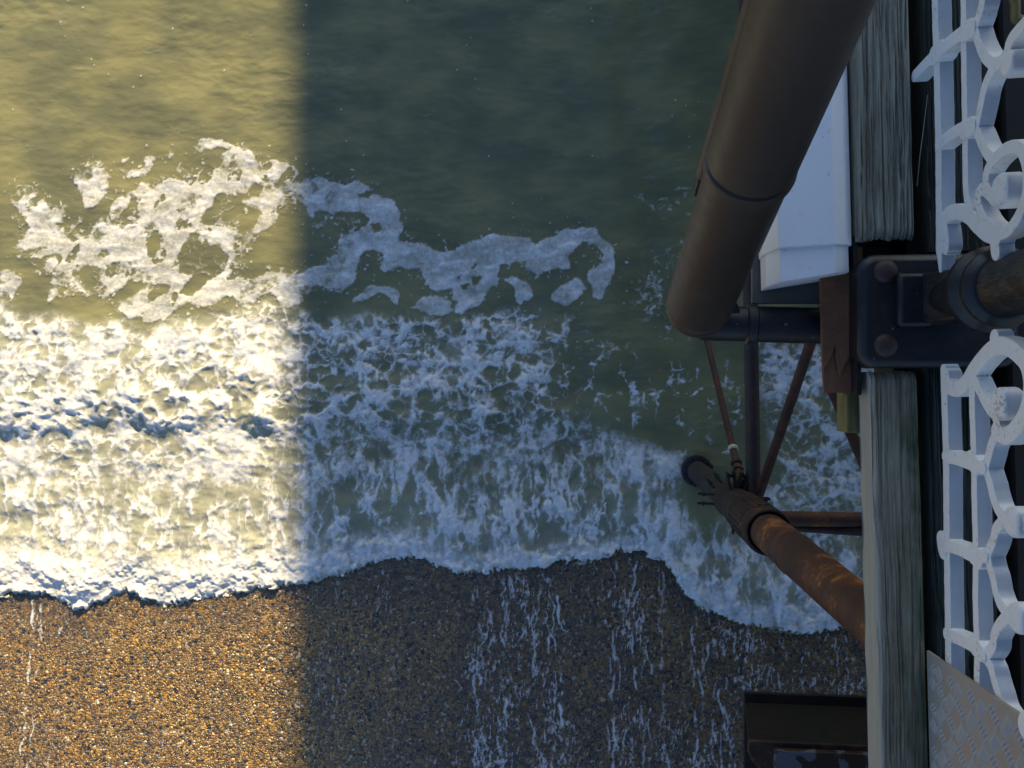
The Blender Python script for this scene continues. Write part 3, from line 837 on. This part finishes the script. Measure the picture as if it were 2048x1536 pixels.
# unseen roof on posts, added so that it throws the broad shadow on the sea
SHX = P(576, 768, 0).x
KX = 1.0
KZ = (KX - SHX) / SX
PAINT_G = simple("added_post_green", (0.03, 0.045, 0.04), 0.5)
ROOFM = simple("shadow_roof", (0.12, 0.12, 0.125), 0.5)
kk = empty("added_shadow_roof", (KX + .7, 8, DZ), "added unseen flat shelter roof on slim green posts along the pier walk", "sunshade")
m_ = MB(); m_.box((KX, -9.1, KZ - .09), (1.45, 0, 0), (0, 46.2, 0), (0, 0, .09)); m_.build("added_roof", ROOFM, kk)
for k in range(16):
    m_ = MB(); m_.tube((KX + .72, -8.5 + 3 * k, DZ - .03), (KX + .72, -8.5 + 3 * k, KZ - .089), .045, n=12)
    m_.build("post", PAINT_G, kk, smooth=True)

# ================================================================== railing panels
BLOCKER_Z = 6.99
PF = 0.622                                         # front of the panels, metres across the pier
BW = 0.025; BD = 0.024
def strokes(mb, lst):
    for pts, w, d in lst:
        pq = [PV(u, v, PF) for u, v in pts]
        # smooth the traced line
        if len(pq) > 2:
            cr = []
            P_ = [pq[0]] + pq + [pq[-1]]
            for i in range(1, len(P_) - 2):
                for t in np.linspace(0, 1, 9, endpoint=False):
                    r = []
                    for k in (0, 1):
                        p0, p1, p2, p3 = P_[i - 1][k], P_[i][k], P_[i + 1][k], P_[i + 2][k]
                        r.append(0.5 * (2 * p1 + (p2 - p0) * t + (2 * p0 - 5 * p1 + 4 * p2 - p3) * t * t + (3 * p1 - p0 - 3 * p2 + p3) * t ** 3))
                    cr.append(tuple(r))
            pq = cr + [pq[-1]]
        w0, w1 = w if isinstance(w, tuple) else (w, w)
        n = len(pq)
        off, dep = d
        for i in range(n - 1):
            (qa, za), (qb, zb_) = pq[i], pq[i + 1]
            L = math.hypot(qb - qa, zb_ - za)
            if L < 1e-6: continue
            nx, nz = -(zb_ - za) / L, (qb - qa) / L
            ha = (w0 + (w1 - w0) * i / (n - 1)) / 2; hb = (w0 + (w1 - w0) * (i + 1) / (n - 1)) / 2
            ring = [Lw(PF - off, qa + nx * ha, za + nz * ha), Lw(PF - off, qb + nx * hb, zb_ + nz * hb), Lw(PF - off, qb - nx * hb, zb_ - nz * hb), Lw(PF - off, qa - nx * ha, za - nz * ha)]
            mb.prism(ring, EP * dep)
        for i in range(n):
            h = (w0 + (w1 - w0) * i / max(1, n - 1)) / 2
            q_, z_ = pq[i]
            mb.tube(Lw(PF - off, q_, z_), Lw(PF - off + dep, q_, z_), h, n=22)
def knob(mb, u, v, r, dep=0.034, off=0.008):
    q_, z_ = PV(u, v, PF)
    mb.lathe(Lw(PF - off, q_, z_), EP, [(r * .8, 0), (r, .005), (r, dep - .004), (r * .85, dep)], 20)
D = (0.0, BD)
N = (0.003, BD + .003)                             # nodes stand a little proud
RW = 0.020
up_tr = [
 ([(1868,-120),(1869,0),(1873,150),(1876,300),(1877,440),(1877,500)], BW, D), ([(1877,495),(1880,540)], (BW, .010), D),
 ([(1925,-120),(1926,0),(1927,130),(1929,250),(1931,380),(1940,425)], RW, D),
 ([(1962,-80),(1966,-40),(1964,0),(1960,18),(1955,36),(1947,58)], RW, D), ([(1947,58),(1953,76),(1958,92),(1964,106),(1972,118),(1982,126),(1992,127),(2001,121),(2010,112)], RW, D),
 ([(2010,112),(2020,80),(2040,55),(2062,30)], RW, D),
 ([(1992,128),(1980,146),(1971,165),(1965,185),(1961,205),(1957,226),(1953,243),(1948,258)], RW, D), ([(1948,258),(1955,270),(1961,284),(1967,298),(1975,310),(1985,320)], RW, D),
 ([(1830,152),(1875,106),(1926,66),(1946,58)], (.022, .026), N), ([(1878,290),(1903,270),(1928,256),(1947,254)], .022, N),
 ([(1930,64),(1936,60),(1944,57)], .032, N), ([(1930,260),(1937,256),(1944,253)], .032, N), ([(1868,112),(1882,100)], .034, N),
 # ring and double scroll
 ([(1985,320),(2010,298),(2035,296),(2050,330),(2052,370),(2044,410),(2028,445),(2005,466),(1980,456),(1962,430),(1954,395),(1964,378),(1985,398)], RW, D),
 ([(1985,320),(1972,345),(1972,375),(1985,398),(2000,405)], RW, D),
 ([(1886,440),(1896,428),(1915,424),(1935,432),(1950,448),(1970,466),(1992,472)], .028, D), ([(1884,446),(1888,470),(1889,490)], (.026,.034), D),
 ([(1889,486),(1891,505)], (.032,.010), D),
 ([(1986,470),(1990,505)], .026, D),
 ([(2052,370),(2075,360)], RW, D),
]
lo_tr = [
 ([(1886,742),(1888,800),(1891,900),(1892,1000),(1893,1100),(1895,1235),(1897,1400),(1900,1600)], BW, D),
 ([(1890,752),(1896,772),(1912,778),(1928,766),(1941,745),(1960,719),(1980,699),(2002,691),(2026,702),(2048,728),(2056,770),(2050,815),(2035,850),(2010,872),(1990,862)], .028, D),
 ([(1990,690),(1988,676)], .028, D),
 ([(1944,745),(1943,800),(1945,860),(1947,925),(1948,1000),(1951,1115),(1950,1195),(1953,1295),(1953,1400),(1955,1600)], RW, D),
 ([(1950,765),(1964,795),(1974,813),(1990,835),(1992,861),(1982,888),(1976,910),(1969,937)], RW, D), ([(1978,815),(1990,806),(2003,806)], .026, D),
 ([(1969,937),(1978,965),(1984,990),(1994,1019),(2011,1038)], RW, D), ([(2011,1038),(1992,1056),(1984,1083),(1974,1108)], RW, D),
 ([(1974,1108),(1978,1134),(1985,1156),(1991,1187),(2001,1212),(2018,1229)], RW, D), ([(2018,1229),(2000,1246),(1988,1268),(1984,1292),(1968,1314)], RW, D),
 ([(1968,1314),(1980,1335),(1986,1358),(1994,1384),(2006,1420),(2030,1450)], RW, D),
 ([(2018,1040),(2060,1048),(2090,1010)], RW, D), ([(2025,1231),(2075,1235)], RW, D),
 ([(1892,913),(1915,918),(1938,926),(1968,936)], .022, N), ([(1886,1088),(1918,1098),(1948,1112),(1972,1112)], .022, N), ([(1894,1268),(1924,1280),(1952,1296),(1968,1312)], .022, N),
 ([(1884,1080),(1887,1100)], .034, N), ([(1943,920),(1951,930)], .033, N), ([(1947,1108),(1958,1118)], .034, N), ([(1950,1292),(1960,1303)], .033, N),
]
def railing_panel(label, tr, knobs, span, loc):
    root = empty("cast_iron_railing", loc, label, "railing", "white cast iron railing panels")
    m = MB(); strokes(m, tr)
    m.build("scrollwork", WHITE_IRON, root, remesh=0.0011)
    for u, v, r in knobs:
        m = MB(); knob(m, u, v, r)
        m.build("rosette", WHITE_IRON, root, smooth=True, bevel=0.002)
    # upper part of the panel, out of the picture: uprights to the added sky blocker
    m = MB()
    q0, q1 = span
    zt = BLOCKER_Z
    n = max(2, int((q1 - q0) / .16))
    for i in range(n + 1):
        q_ = q0 + .012 + (q1 - q0 - .044) * i / n
        m.box(Lw(PF + .001, q_, DZ + .40), EP * (BD - .002), EQ * .02, (0, 0, zt - DZ - .40))
    m.box(Lw(PF - .0015, q0, DZ + .40), EP * (BD + .003), EQ * (q1 - q0), (0, 0, .03))
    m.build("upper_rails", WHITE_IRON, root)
    return root
PY = P(1893, 598, DZ + .05).y                       # the post between the panels
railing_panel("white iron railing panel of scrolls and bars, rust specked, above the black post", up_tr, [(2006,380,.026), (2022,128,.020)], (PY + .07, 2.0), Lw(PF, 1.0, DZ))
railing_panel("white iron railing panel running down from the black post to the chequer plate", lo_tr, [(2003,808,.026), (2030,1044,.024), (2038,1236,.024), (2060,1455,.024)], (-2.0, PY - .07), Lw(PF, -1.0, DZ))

# ================================================================== black post on its base plate
post = empty("railing_post", (0.655, PY, DZ), "black painted post on a two-bolt base plate between the railing panels", "post")
zp = DZ + .022
A = P(1719, 508, zp); B = P(1719, 736, zp)
x0, x1 = A.x, 0.79
yt, yb_ = A.y, B.y
def rrect(x0, x1, y0, y1, r, z):
    pts = []
    for cx, cy, a0 in ((x1 - r, y1 - r, 0), (x0 + r, y1 - r, 90), (x0 + r, y0 + r, 180), (x1 - r, y0 + r, 270)):
        for k in range(6):
            t = R(a0 + 18 * k)
            pts.append(Vector((cx + r * math.cos(t), cy + r * math.sin(t), z)))
    return pts
m_ = MB(); m_.prism(rrect(x0, x1, yb_, yt, .032, DZ - .055), (0, 0, .077))
m_.build("base_plate", BLACK, post, smooth=True, bevel=0.014)
ym_ = PY + .002
m_ = MB(); bx0 = P(1796, 600, zp + .02).x
m_.box((bx0, ym_ - .052, DZ), (.062, 0, 0), (0, .100, 0), (0, 0, .046))
m_.build("boss", BLACK, post, smooth=True, bevel=0.008)
m_ = MB()
m_.hull([(bx0 + .040, ym_ - .047, DZ + .01), (bx0 + .040, ym_ + .047, DZ + .01), (bx0 + .044, ym_ - .046, DZ + .056), (bx0 + .044, ym_ + .046, DZ + .056), (.655, ym_ - .042, DZ + .20), (.655, ym_ + .042, DZ + .20), (.655, ym_ - .05, DZ + .01), (.655, ym_ + .05, DZ + .01)])
m_.build("gusset", DUSTY, post, bevel=0.004)
pa = Vector((.655, PY, 0)); up = Vector((0, 0, 1))
m_ = MB(); m_.lathe(pa, up, [(.047, DZ), (.047, DZ + .155), (.058, DZ + .168), (.066, DZ + .176), (.072, DZ + .190), (.072, DZ + .204), (.064, DZ + .212), (.060, DZ + .218), (.064, DZ + .226), (.064, DZ + .236), (.055, DZ + .246), (.050, DZ + .25)], 56)
m_.build("collar", BLACK, post, smooth=True)
m_ = MB(); m_.lathe(pa, up, [(.049, DZ + .245), (.049, DZ + 1.08), (.03, DZ + 1.10)], 56)
m_.build("tube", DUSTY, post, smooth=True)
for v in (543, 691):
    m_ = MB(); c_ = P(1771, v, zp)
    m_.dome((c_.x, c_.y, zp), up, .0225, .013)
    m_.build("bolt", simple("rusty_bolt", (0.045, 0.022, 0.016), 0.55, .5, 90, .5) if "rusty_bolt" not in bpy.data.materials else bpy.data.materials["rusty_bolt"], post, smooth=True, angle=60)

m_ = MB()
m_.tube(Lw(.66, -2.2, DZ + 1.13), Lw(.66, 2.2, DZ + 1.13), .035, n=24)
tag(m_.build("handrail", BLACK, smooth=True), "black round handrail along the top of the railing", "handrail")

m_ = MB(); m_.box(Lw(.535, -2.2, BLOCKER_Z), EP * .27, EQ * 4.4, (0, 0, .045))  # added out of view to cut the sky light on the bar tops
tag(m_.build("sky_blocker", WOOD_B, bevel=.004), "added unseen timber capping along the top of the white railing", "blocker")
m_ = MB(); m_.box((P(1727, 600, DZ - .08).x, PY - .10, DZ - .20), (.085, 0, 0), (0, .28, 0), (0, 0, .115))  # added dark block, in place of the shade in this gap
tag(m_.build("dark_gap_filler", JO), "added dark filler standing in for shade between the grey-green plank and the base plate", "timber")

# ================================================================== chequer plate guard
def chequer_mat(name, ca, cb):
    m = NT(name); c = m.coords()
    n1 = m.noise(c, 10, 4); n2 = m.noise(c, 60, 5, .65); n3 = m.noise(c, 28, 4, .6)
    colr = m.mix(m.sstep(n1, .4, .65), ca, cb)
    colr = m.mix(m.math('MULTIPLY', m.sstep(n2, .52, .72), .5), colr, (0.36, 0.33, 0.30))
    colr = m.mix(m.sstep(m.math('ADD', m.math('MULTIPLY', n2, .5), m.math('MULTIPLY', n3, .5)), .655, .68), colr, (0.72, 0.70, 0.67))
    return m.out(colr, 0.45, m.bump(n2, .15, .002), Metallic=0.0)
CHQ = chequer_mat("chequer_dirty_paint", (0.36, 0.315, 0.265), (0.36, 0.29, 0.225))
CHQ2 = chequer_mat("chequer_worn_paint", (0.40, 0.375, 0.345), (0.42, 0.38, 0.345))
PC = PV(1858, 1420, 0.61)
pc = P(1858, 1420, DZ + .005); PCP = toL(pc)[0]
t0 = PV(1858, 1304, PCP); t1 = PV(2048, 1434, PCP)
sl = (t1[1] - t0[1]) / (t1[0] - t0[0])
qe = t0[0] - 0.75
TOPZ = lambda q: t0[1] + .50
endq = lambda z: t0[0] + (t1[0] - t0[0]) / (t1[1] - t0[1]) * (z - t0[1])
cp = empty("chequer_plate", Lw(PCP, t0[0] - .3, DZ), "beige painted chequer plate guard with a slanting top edge and chipped paint", "plate")
m_ = MB()
z_b = t0[1] - .012
ring = [Lw(PCP, endq(z_b), z_b), Lw(PCP, endq(TOPZ(0)), TOPZ(0)), Lw(PCP, qe, TOPZ(qe)), Lw(PCP, qe, z_b)]
m_.prism(ring, EP * .006)
m_.build("sheet", CHQ, cp, bevel=0.0015)
m_ = MB()
def lozenge(mb, q, z, ang, L=.028, W=.0066, H=.003):
    ca, sa = math.cos(ang), math.sin(ang)
    pts = []
    for k in range(10):
        t = 2 * math.pi * k / 10
        a_, b_ = L / 2 * math.copysign(abs(math.cos(t)) ** 1.0, math.cos(t)), W / 2 * math.sin(t)
        pts.append((q + a_ * ca - b_ * sa, z + a_ * sa + b_ * ca))
    v0 = [mb.bm.verts.new(Lw(PCP + .0003, *p)) for p in pts]
    v1 = [mb.bm.verts.new(Lw(PCP - H, q + (p[0] - q) * .55, z + (p[1] - z) * .55)) for p in pts]
    for k in range(10):
        mb.bm.faces.new((v0[k], v0[(k + 1) % 10], v1[(k + 1) % 10], v1[k]))
    mb.bm.faces.new(v1)
pit = .040
for i in range(-2, 24):
    for j in range(-1, 24):
        q = t0[0] - .02 - i * pit; z = z_b + .02 + j * pit
        # rotate lattice 45 degrees
        an = R(38) if (i + j) % 2 == 0 else R(38 + 90)
        for k in (-2, -1, 0, 1, 2):
            qq = q + k * .0078 * -math.sin(an); zz_ = z + k * .0078 * math.cos(an)
            if qq < qe + .02 or qq > endq(zz_) - .022 or zz_ < z_b + .018 or zz_ > TOPZ(qq) - .022: continue
            lozenge(m_, qq, zz_, an)
m_.build("tread_pattern", CHQ2, cp, smooth=True, angle=60)

# ================================================================== brown pole leaning along the pier, and its arm
p0 = P(1398, 610, CAM_Z - 1.66); p1 = P(1624, 0, CAM_Z - 0.98)
ax = (p1 - p0).normalized()
pole = empty("leaning_pole", p0, "thick dark brown steel pole leaning up from the pier edge towards the camera", "pole")
RP = .066
m_ = MB()
L0 = (p1 - p0).length
lj = None
# where the joint sits (photo 1480, 365)
best = min(np.linspace(0, L0, 400), key=lambda t: abs(projpx(*(p0 + ax * t))[1] - 328))
lj = float(best)
m_.lathe(p0, ax, [(RP * .35, -.045), (RP * .72, -.040), (RP * .93, -.026), (RP, -.008), (RP, .004), (RP * .985, .006), (RP * .985, .009), (RP, .011), (RP, lj + .01)], 64)
m_.build("lower_tube", BROWN, pole, smooth=True, angle=30)
m_ = MB(); m_.lathe(p0, ax, [(RP * 1.0, lj - .018), (RP * 1.065, lj - .015), (RP * 1.075, lj - .006), (RP * 1.065, lj + .0), (RP * 1.0, lj + .002), (RP * 1.0, lj + .006), (RP * 1.035, lj + .008), (RP * 1.035, L0 * 1.7), (.02, L0 * 1.72)], 64)
m_.build("upper_tube", BROWN, pole, smooth=True, angle=30)
side = ax.cross(Vector((0, 0, 1))).normalized()
if side.x > 0: side = -side
back = ax.cross(side); back = -back if back.z > 0 else back
m_ = MB()
o_ = p0 + side * (RP * .80) + back * (RP * .62)
m_.tube(o_ + ax * (lj - .09), o_ + ax * (lj + .34), .020, n=20)
m_.build("conduit", BROWN, pole, smooth=True)
m_ = MB()
e_ = o_ + ax * (lj - .09)
m_.hull([e_ + side * a_ + back * b_ + ax * c_ for a_ in (-.012, .016) for b_ in (-.02, .02) for c_ in (-.035, .004)])
m_.build("conduit_clip", BLACK, pole, bevel=0.003)
# horizontal arm carrying the pole
za = CAM_Z - 1.74
a0 = P(1392, 646, za); a1 = P(1668, 652, za)
m_ = MB(); dirn = (a1 - a0).normalized()
m_.lathe(a0, dirn, [(.030, 0), (.037, .012), (.037, (a1 - a0).length * .36), (.043, (a1 - a0).length * .37), (.043, (a1 - a0).length * .43), (.038, (a1 - a0).length * .44), (.038, (a1 - a0).length)], 40)
m_.build("arm", BLACK, pole, smooth=True, angle=30)
m_ = MB()
b0 = P(1420, 600, za + .01); b1 = P(1478, 600, za + .01)
m_.hull([P(1440, 640, za - .01), P(1490, 640, za - .01), P(1440, 640, za + .03), P(1486, 640, za + .03), P(1452, 588, za + .02), P(1466, 588, za + .02), P(1452, 588, za + .035), P(1466, 588, za + .035)])
m_.build("brace_plate", BLACK, pole, bevel=0.003)

# ================================================================== white lamp housing
WP = simple("white_plastic", (0.78, 0.78, 0.77), 0.38, .03, 14, .06)
def speck_white():
    m = NT("specked_white_plastic"); c = m.coords()
    n = m.noise(c, 8, 4); n2 = m.noise(m.coords((1, .6, 1)), 130, 3, .6); n3 = m.noise(c, 30, 5, .65)
    colr = m.mix(n, (0.82, 0.82, 0.81), (0.87, 0.87, 0.86))
    colr = m.mix(m.math('MULTIPLY', m.sstep(n3, .60, .74), .35), colr, (0.48, 0.36, 0.22))
    colr = m.mix(m.math('MULTIPLY', m.sstep(n2, .715, .74), .85), colr, (0.05, 0.045, 0.04))
    return m.out(colr, 0.38, m.bump(n, .05, .003))
WPS = speck_white()
zt = DZ + .02
lamp = empty("lamp_housing", P(1620, 400, zt - .15), "white faceted plastic lamp housing beside the grey-green plank", "lamp")
def hood(name, us, v0, y1, zs, zbase, tilt=0.0):
    base = [P(u, v0, z) for u, z in zip(us, zs)]
    m = MB()
    ps = [toL(p)[0] for p in base]
    q0 = toL(base[1])[1]
    ring = [(ps[0] + .004, zbase)] + list(zip(ps, zs)) + [(ps[-1] - .002, zbase)]
    A = [m.bm.verts.new(Lw(p, q0 + tilt * (p - ps[0]), z)) for p, z in ring]
    B = [m.bm.verts.new(Lw(p, y1, z)) for p, z in ring]
    n = len(A)
    m.bm.faces.new(A); m.bm.faces.new(B[::-1])
    for i in range(n):
        m.bm.faces.new((A[i], B[i], B[(i + 1) % n], A[(i + 1) % n]))
    return m.build(name, WPS, lamp, bevel=0.0022)
body = hood("hood", (1524, 1557, 1671, 1704), 497, 1.5, (zt - .085, zt, zt, zt - .035), zt - .14, 0.03)
qy = toL(P(1557, 497, zt))[1]
hood("end_cap", (1532, 1562, 1670, 1699), 566, qy + .03, (zt - .075, zt - .006, zt - .006, zt - .038), zt - .145, 0.13)
m_ = MB()
cst = simple("weathered_lead_plate", (0.13, 0.125, 0.10), 0.6, .4, 12)
zg = zt - .16
g0, g1, g2, g3 = P(1504, 430, zg), P(1652, 430, zg), P(1652, 607, zg), P(1504, 607, zg)
m_.prism([g0, g1, g2, g3], (0, 0, -.012))
m_.build("back_plate", cst, lamp, bevel=0.002)

# ================================================================== flaking rusty angle iron
zr = DZ - .045
ang = empty("angle_iron", P(1690, 700, zr), "brown angle iron with flaking, split rust beside the black base plate", "angle iron")
m_ = MB()
def poly_plate(mb, uv, z, th, lift=None):
    mb.prism([P(u, v, z) for u, v in uv], (0, 0, -th))
poly_plate(m_, [(1640,540),(1708,540),(1716,640),(1722,786),(1648,786),(1644,700)], zr - .006, .010)
m_.build("plate", RUST_PLATE, ang, bevel=0.002)
m_ = MB()
poly_plate(m_, [(1641,540),(1705,540),(1705,600),(1704,650),(1706,690),(1699,712),(1688,735),(1680,752),(1677,742),(1672,712),(1671,690),(1664,712),(1656,726),(1649,737),(1645,730),(1644,690),(1642,640)], zr + .004, .006)
m_.build("rust_flake", RUST_PLATE, ang, bevel=0.0012)
m_ = MB()
q_a, q_b = toL(P(1712, 470, DZ - .02))[1], toL(P(1721, 790, DZ - .02))[1]
pq_ = toL(P(1709, 640, DZ - .02))[0]
m_.box(Lw(pq_, q_b, DZ - .10), EP * .010, EQ * (q_a - q_b), (0, 0, .082))
m_.build("upright_leg", RUST_DARK, ang, bevel=0.002)
m_ = MB()
zk = DZ - .09
m_.prism([P(1693, 780, zk), P(1734, 780, zk), P(1734, 866, zk), P(1693, 866, zk)], (0, 0, -.07))
tag(m_.build("timber_block", WOOD_Y, bevel=0.004), "small yellow lichened timber block tucked under the grey plank", "block")

# ================================================================== rusty column standing in the sea
base = P(1393, 941, 0.02)
colm = empty("pier_column", base, "rusty round iron column rising from the surf to the deck", "column")
o_ = Vector((base.x, base.y, 0))
m_ = MB(); m_.lathe(o_, up, [(.10, -.6), (.10, 1.98), (.098, 2.0)], 48)
m_.build("lower_pipe", RUST_LOW, colm, smooth=True)
m_ = MB(); m_.lathe(o_, up, [(.112, 1.92), (.124, 1.95), (.126, 2.05), (.118, 2.10), (.116, 2.42), (.122, 2.46), (.130, 2.49), (.130, 2.56), (.122, 2.60)], 48)
m_.build("clamp_sleeve", RUST, colm, smooth=True)
m_ = MB(); m_.lathe(o_, up, [(.122, 2.58), (.130, 2.66), (.132, 2.76), (.132, 3.17), (.139, 3.20), (.139, 3.29), (.130, 3.315), (.120, 3.315), (.120, 3.275), (.105, 3.27)], 48)
for k in range(22):
    t = 2 * math.pi * k / 22
    d = Vector((math.cos(t), math.sin(t), 0)); s_ = Vector((-d.y, d.x, 0))
    m_.box(o_ + d * .129 - s_ * .006 + up * 2.70, d * .008, s_ * .012, up * .44)
m_.build("socket", RUST, colm, smooth=True, angle=30)
m_ = MB(); m_.lathe(o_, up, [(.106, 3.22), (.1035, 3.9), (.107, 3.905), (.107, 3.94), (.1035, 3.945), (.088, 5.1), (.088, 6.1)], 48)
m_.build("upper_pipe", RUST_PILE, colm, smooth=True, angle=30)
rs = random.Random(4)
m_ = MB()
m_.lathe(o_, up, [(.12, -.1), (.146, -.06), (.152, .06), (.145, .10), (.11, .11)], 40)
for k in range(150):
    t = rs.uniform(0, 6.283); r_ = rs.uniform(.11, .152)
    c_ = o_ + Vector((r_ * math.cos(t), r_ * math.sin(t), rs.uniform(.02, .13)))
    d = Vector((rs.uniform(-1, 1), rs.uniform(-1, 1), rs.uniform(.2, 1))).normalized()
    m_.lathe(c_ - d * .008, d, [(.002, 0), (.008, .005), (.009, .010), (.005, .016), (.001, .019)], 7)
m_.build("mussel_ring", simple("mussels", (0.012, 0.010, 0.011), 0.4, .7, 70, .6), colm, smooth=True)
# clamp lugs and bolts
def bolt_pair(ang_, z, L=.16):
    d = Vector((math.cos(ang_), math.sin(ang_), 0)); s_ = Vector((-d.y, d.x, 0))
    for k in (-1, 1):
        m = MB()
        c_ = o_ + d * (.10) + s_ * (.035 * k) + up * z
        m.tube(c_, c_ + d * L, .010, n=10); m.lathe(c_ + d * (L - .05), d, [(.017, 0), (.017, .016)], 6)
        m.build("clamp_bolt", RUST_DARK, colm, smooth=False)
bolt_pair(R(178), 2.02, .14); bolt_pair(R(128), 1.80, .09); bolt_pair(R(-95), 2.4, .08)
m_ = MB()
for an in (R(74), R(100), R(5)):
    d = Vector((math.cos(an), math.sin(an), 0)); s_ = Vector((-d.y, d.x, 0))
    for k in (-1, 1):
        m_.box(o_ + d * .11 + s_ * (.022 * k - .006) + up * 2.18, d * .12, s_ * .014, up * .09)
    m_.tube(o_ + d * .205 - s_ * .035 + up * 2.23, o_ + d * .205 + s_ * .035 + up * 2.23, .013, n=10)
m_.build("clevis_lugs", RUST_DARK, colm)

# braces that meet at the column
def brace(name, a, b, ra, rb, mat, label, cat, extra=None):
    r = empty(name, a, label, cat, 'rusty tie rods around the column' if name == 'tie_rod' else None)
    m = MB(); m.tube(a, b, ra, rb, n=24); m.build("bar", mat, r, smooth=True)
    if extra: extra(r, a, b)
    return r
zc = 2.23
def turnbuckle(r, a, b):
    d = (b - a).normalized()
    m = MB()
    for t0_, L_, rr in ((.02, .16, .036), (.22, .03, .040), (.28, .03, .040)):
        m.tube(a + d * t0_, a + d * (t0_ + L_), rr, n=14)
    m.build("turnbuckle", RUST, r, smooth=True)
    m = MB()
    c_ = a + d * .42
    m.lathe(c_, d, [(.032, 0), (.040, .008), (.038, .03), (.031, .04)], 14)
    m.hull([c_ + Vector((-.09, -.02, 0)), c_ + Vector((-.03, -.03, .0)), c_ + Vector((-.03, .01, .0)), c_ + Vector((-.03, -.01, .012)), c_ + Vector((-.09, -.015, .006))])
    m.build("rope_binding", simple("pale_rope", (0.45, 0.42, 0.34), 0.8, .3, 60), r, smooth=True)
s1 = P(1487, 985, zc)
brace("tie_rod", s1, s1 + (P(1416, 690, 0.9) - s1) * 1.85, .026, .024, RUST_RED, "thin rusty tie rod with a pale rope binding, sloping down seaward from the column", "rod", turnbuckle)
s2 = P(1507, 1000, zc)
brace("strut_pipe", s2, s2 + (P(1500, 520, zc + .05) - s2) * 7, .050, .050, rust_mat("strut_rust", base=(0.050, 0.026, 0.022), bright=(0.10, 0.045, 0.03), dark=(0.022, 0.022, 0.020), amt=.58, scale=1.2), "thick straight rusty strut pipe between the two thinner rods", "strut")
s3 = P(1518, 990, zc + .03)
brace("tie_rod", s3, s3 + (P(1620, 690, 3.1) - s3) * 4.5, .032, .030, RUST_RED, "reddish tie rod sloping up from the column towards the deck edge", "rod")
s4 = P(1660, 765, 4.2)
brace("tie_rod", s4, s4 + (P(1742, 960, 3.6) - s4) * 1.6, .028, .028, RUST_RED, "rusty rod slanting down behind the timber block and grey plank", "rod")
s5 = P(1560, 1037, zc + .05)
def lowflange(r, a, b):
    d = (b - a).normalized(); s_ = Vector((-d.y, d.x, 0)).normalized()
    m = MB(); m.box(a - s_ * .045 - up * .06, d * (b - a).length, s_ * .02, up * .04); m.build("lip", RUST_DARK, r)
brace("cross_strut", s5, s5 + (P(1760, 1040, zc + .05) - s5) * 2.2, .052, .052, RUST_PILE, "rusty cross strut running from the column under the deck", "strut", lowflange)
s6 = P(1575, 1054, zc - .05)
brace("tie_rod", s6, s6 + (P(1760, 1066, zc + .1) - s6) * 2.0, .030, .030, RUST_RED, "rusty rod just below the cross strut", "rod")

# ================================================================== girder under the deck
gd = empty("deck_girder", P(1600, 1490, 5.0), "dark rusty iron girder end sticking out under the deck, bottom right", "girder")
gx = P(1487, 1388, 4.56); gy = gx.y; xe = gx.x
zt_, zb_ = 5.0, 4.56
GL = 4.0
xt = P(1497, 1482, zt_).x                            # the end is cut on a slant
m_ = MB(); m_.hull([(x_, y_, z_) for (x_, z_) in ((xe + .004, zb_ + .012), (xt + .006, zt_ - .014), (xe + GL, zb_ + .012), (xe + GL, zt_ - .014)) for y_ in (gy - .05, gy - .03)])
m_.build("web", RUST_BLACK, gd)
m_ = MB(); m_.box((xe, gy - .60, zb_ - .012), (GL, 0, 0), (0, .61, 0), (0, 0, .022)); m_.build("bottom_flange", RUST_DARK, gd, bevel=0.004)
m_ = MB()
tf = [(xt, gy - .008), (xt - .002, gy - .045), (xt + .012, gy - .075), (xt + .03, gy - .095), (xt + .05, gy - .13), (xt + .05, gy - .24), (xe + GL, gy - .24), (xe + GL, gy - .004), (xt + .01, gy - .004)]
m_.prism([(x, y, zt_ - .014) for x, y in tf], (0, 0, .016)); m_.build("top_flange", RUST, gd, bevel=0.003)
m_ = MB(); 
c_ = P(1548, 1498, zt_ + .02)
m_.prism([(c_.x, c_.y, zt_ + .0025), (c_.x + 2, c_.y, zt_ + .0025), (c_.x + 2, c_.y - .25, zt_ + .0025), (c_.x, c_.y - .25, zt_ + .0025)], (0, 0, .028))
def patch_mat():
    m = NT("peeling_grey_paint"); c = m.coords()
    n = m.noise(c, 9, 4, .55, .5); n2 = m.noise(c, 60, 4)
    colr = m.mix(m.sstep(n, .50, .53), (0.040, 0.022, 0.014), (0.12, 0.12, 0.13))
    return m.out(colr, m.math('ADD', .35, m.math('MULTIPLY', n2, .4)), m.bump(m.math('ADD', m.sstep(n, .49, .53), m.math('MULTIPLY', n2, .2)), .4, .004))
m_.build("packing_plate", patch_mat(), gd, bevel=0.004)

# ================================================================== small things at the railing
OCH = simple("ochre_brass", (0.20, 0.14, 0.045), 0.45, .35, 60)
zo = DZ + .10
m_ = MB()
pts = [P(2022, -14, zo), P(2031, 8, zo), P(2031, 40, zo), P(2066, 40, zo), P(2066, -20, zo)]
for a_, b_ in zip(pts, pts[1:]):
    m_.tube(a_, b_, .0085, n=12)
for a_ in pts: m_.dome(a_, up, .0085, .0085, 12)
tag(m_.build("brass_hook", OCH, smooth=True, remesh=0.0016), "ochre brass hook at the top right edge behind the railing", "hook")
m_ = MB()
fp = [P(1855, 190, DZ), P(1848, 250, DZ - .005), P(1840, 310, DZ - .012), P(1834, 372, DZ - .03)]
for a_, b_ in zip(fp, fp[1:]): m_.tube(a_, b_, .0007, n=6)
tag(m_.build("fishing_line", simple("nylon_line", (0.35, 0.33, 0.25), .4)), "thin strand of fishing line in the dark gap beside the plank", "line")
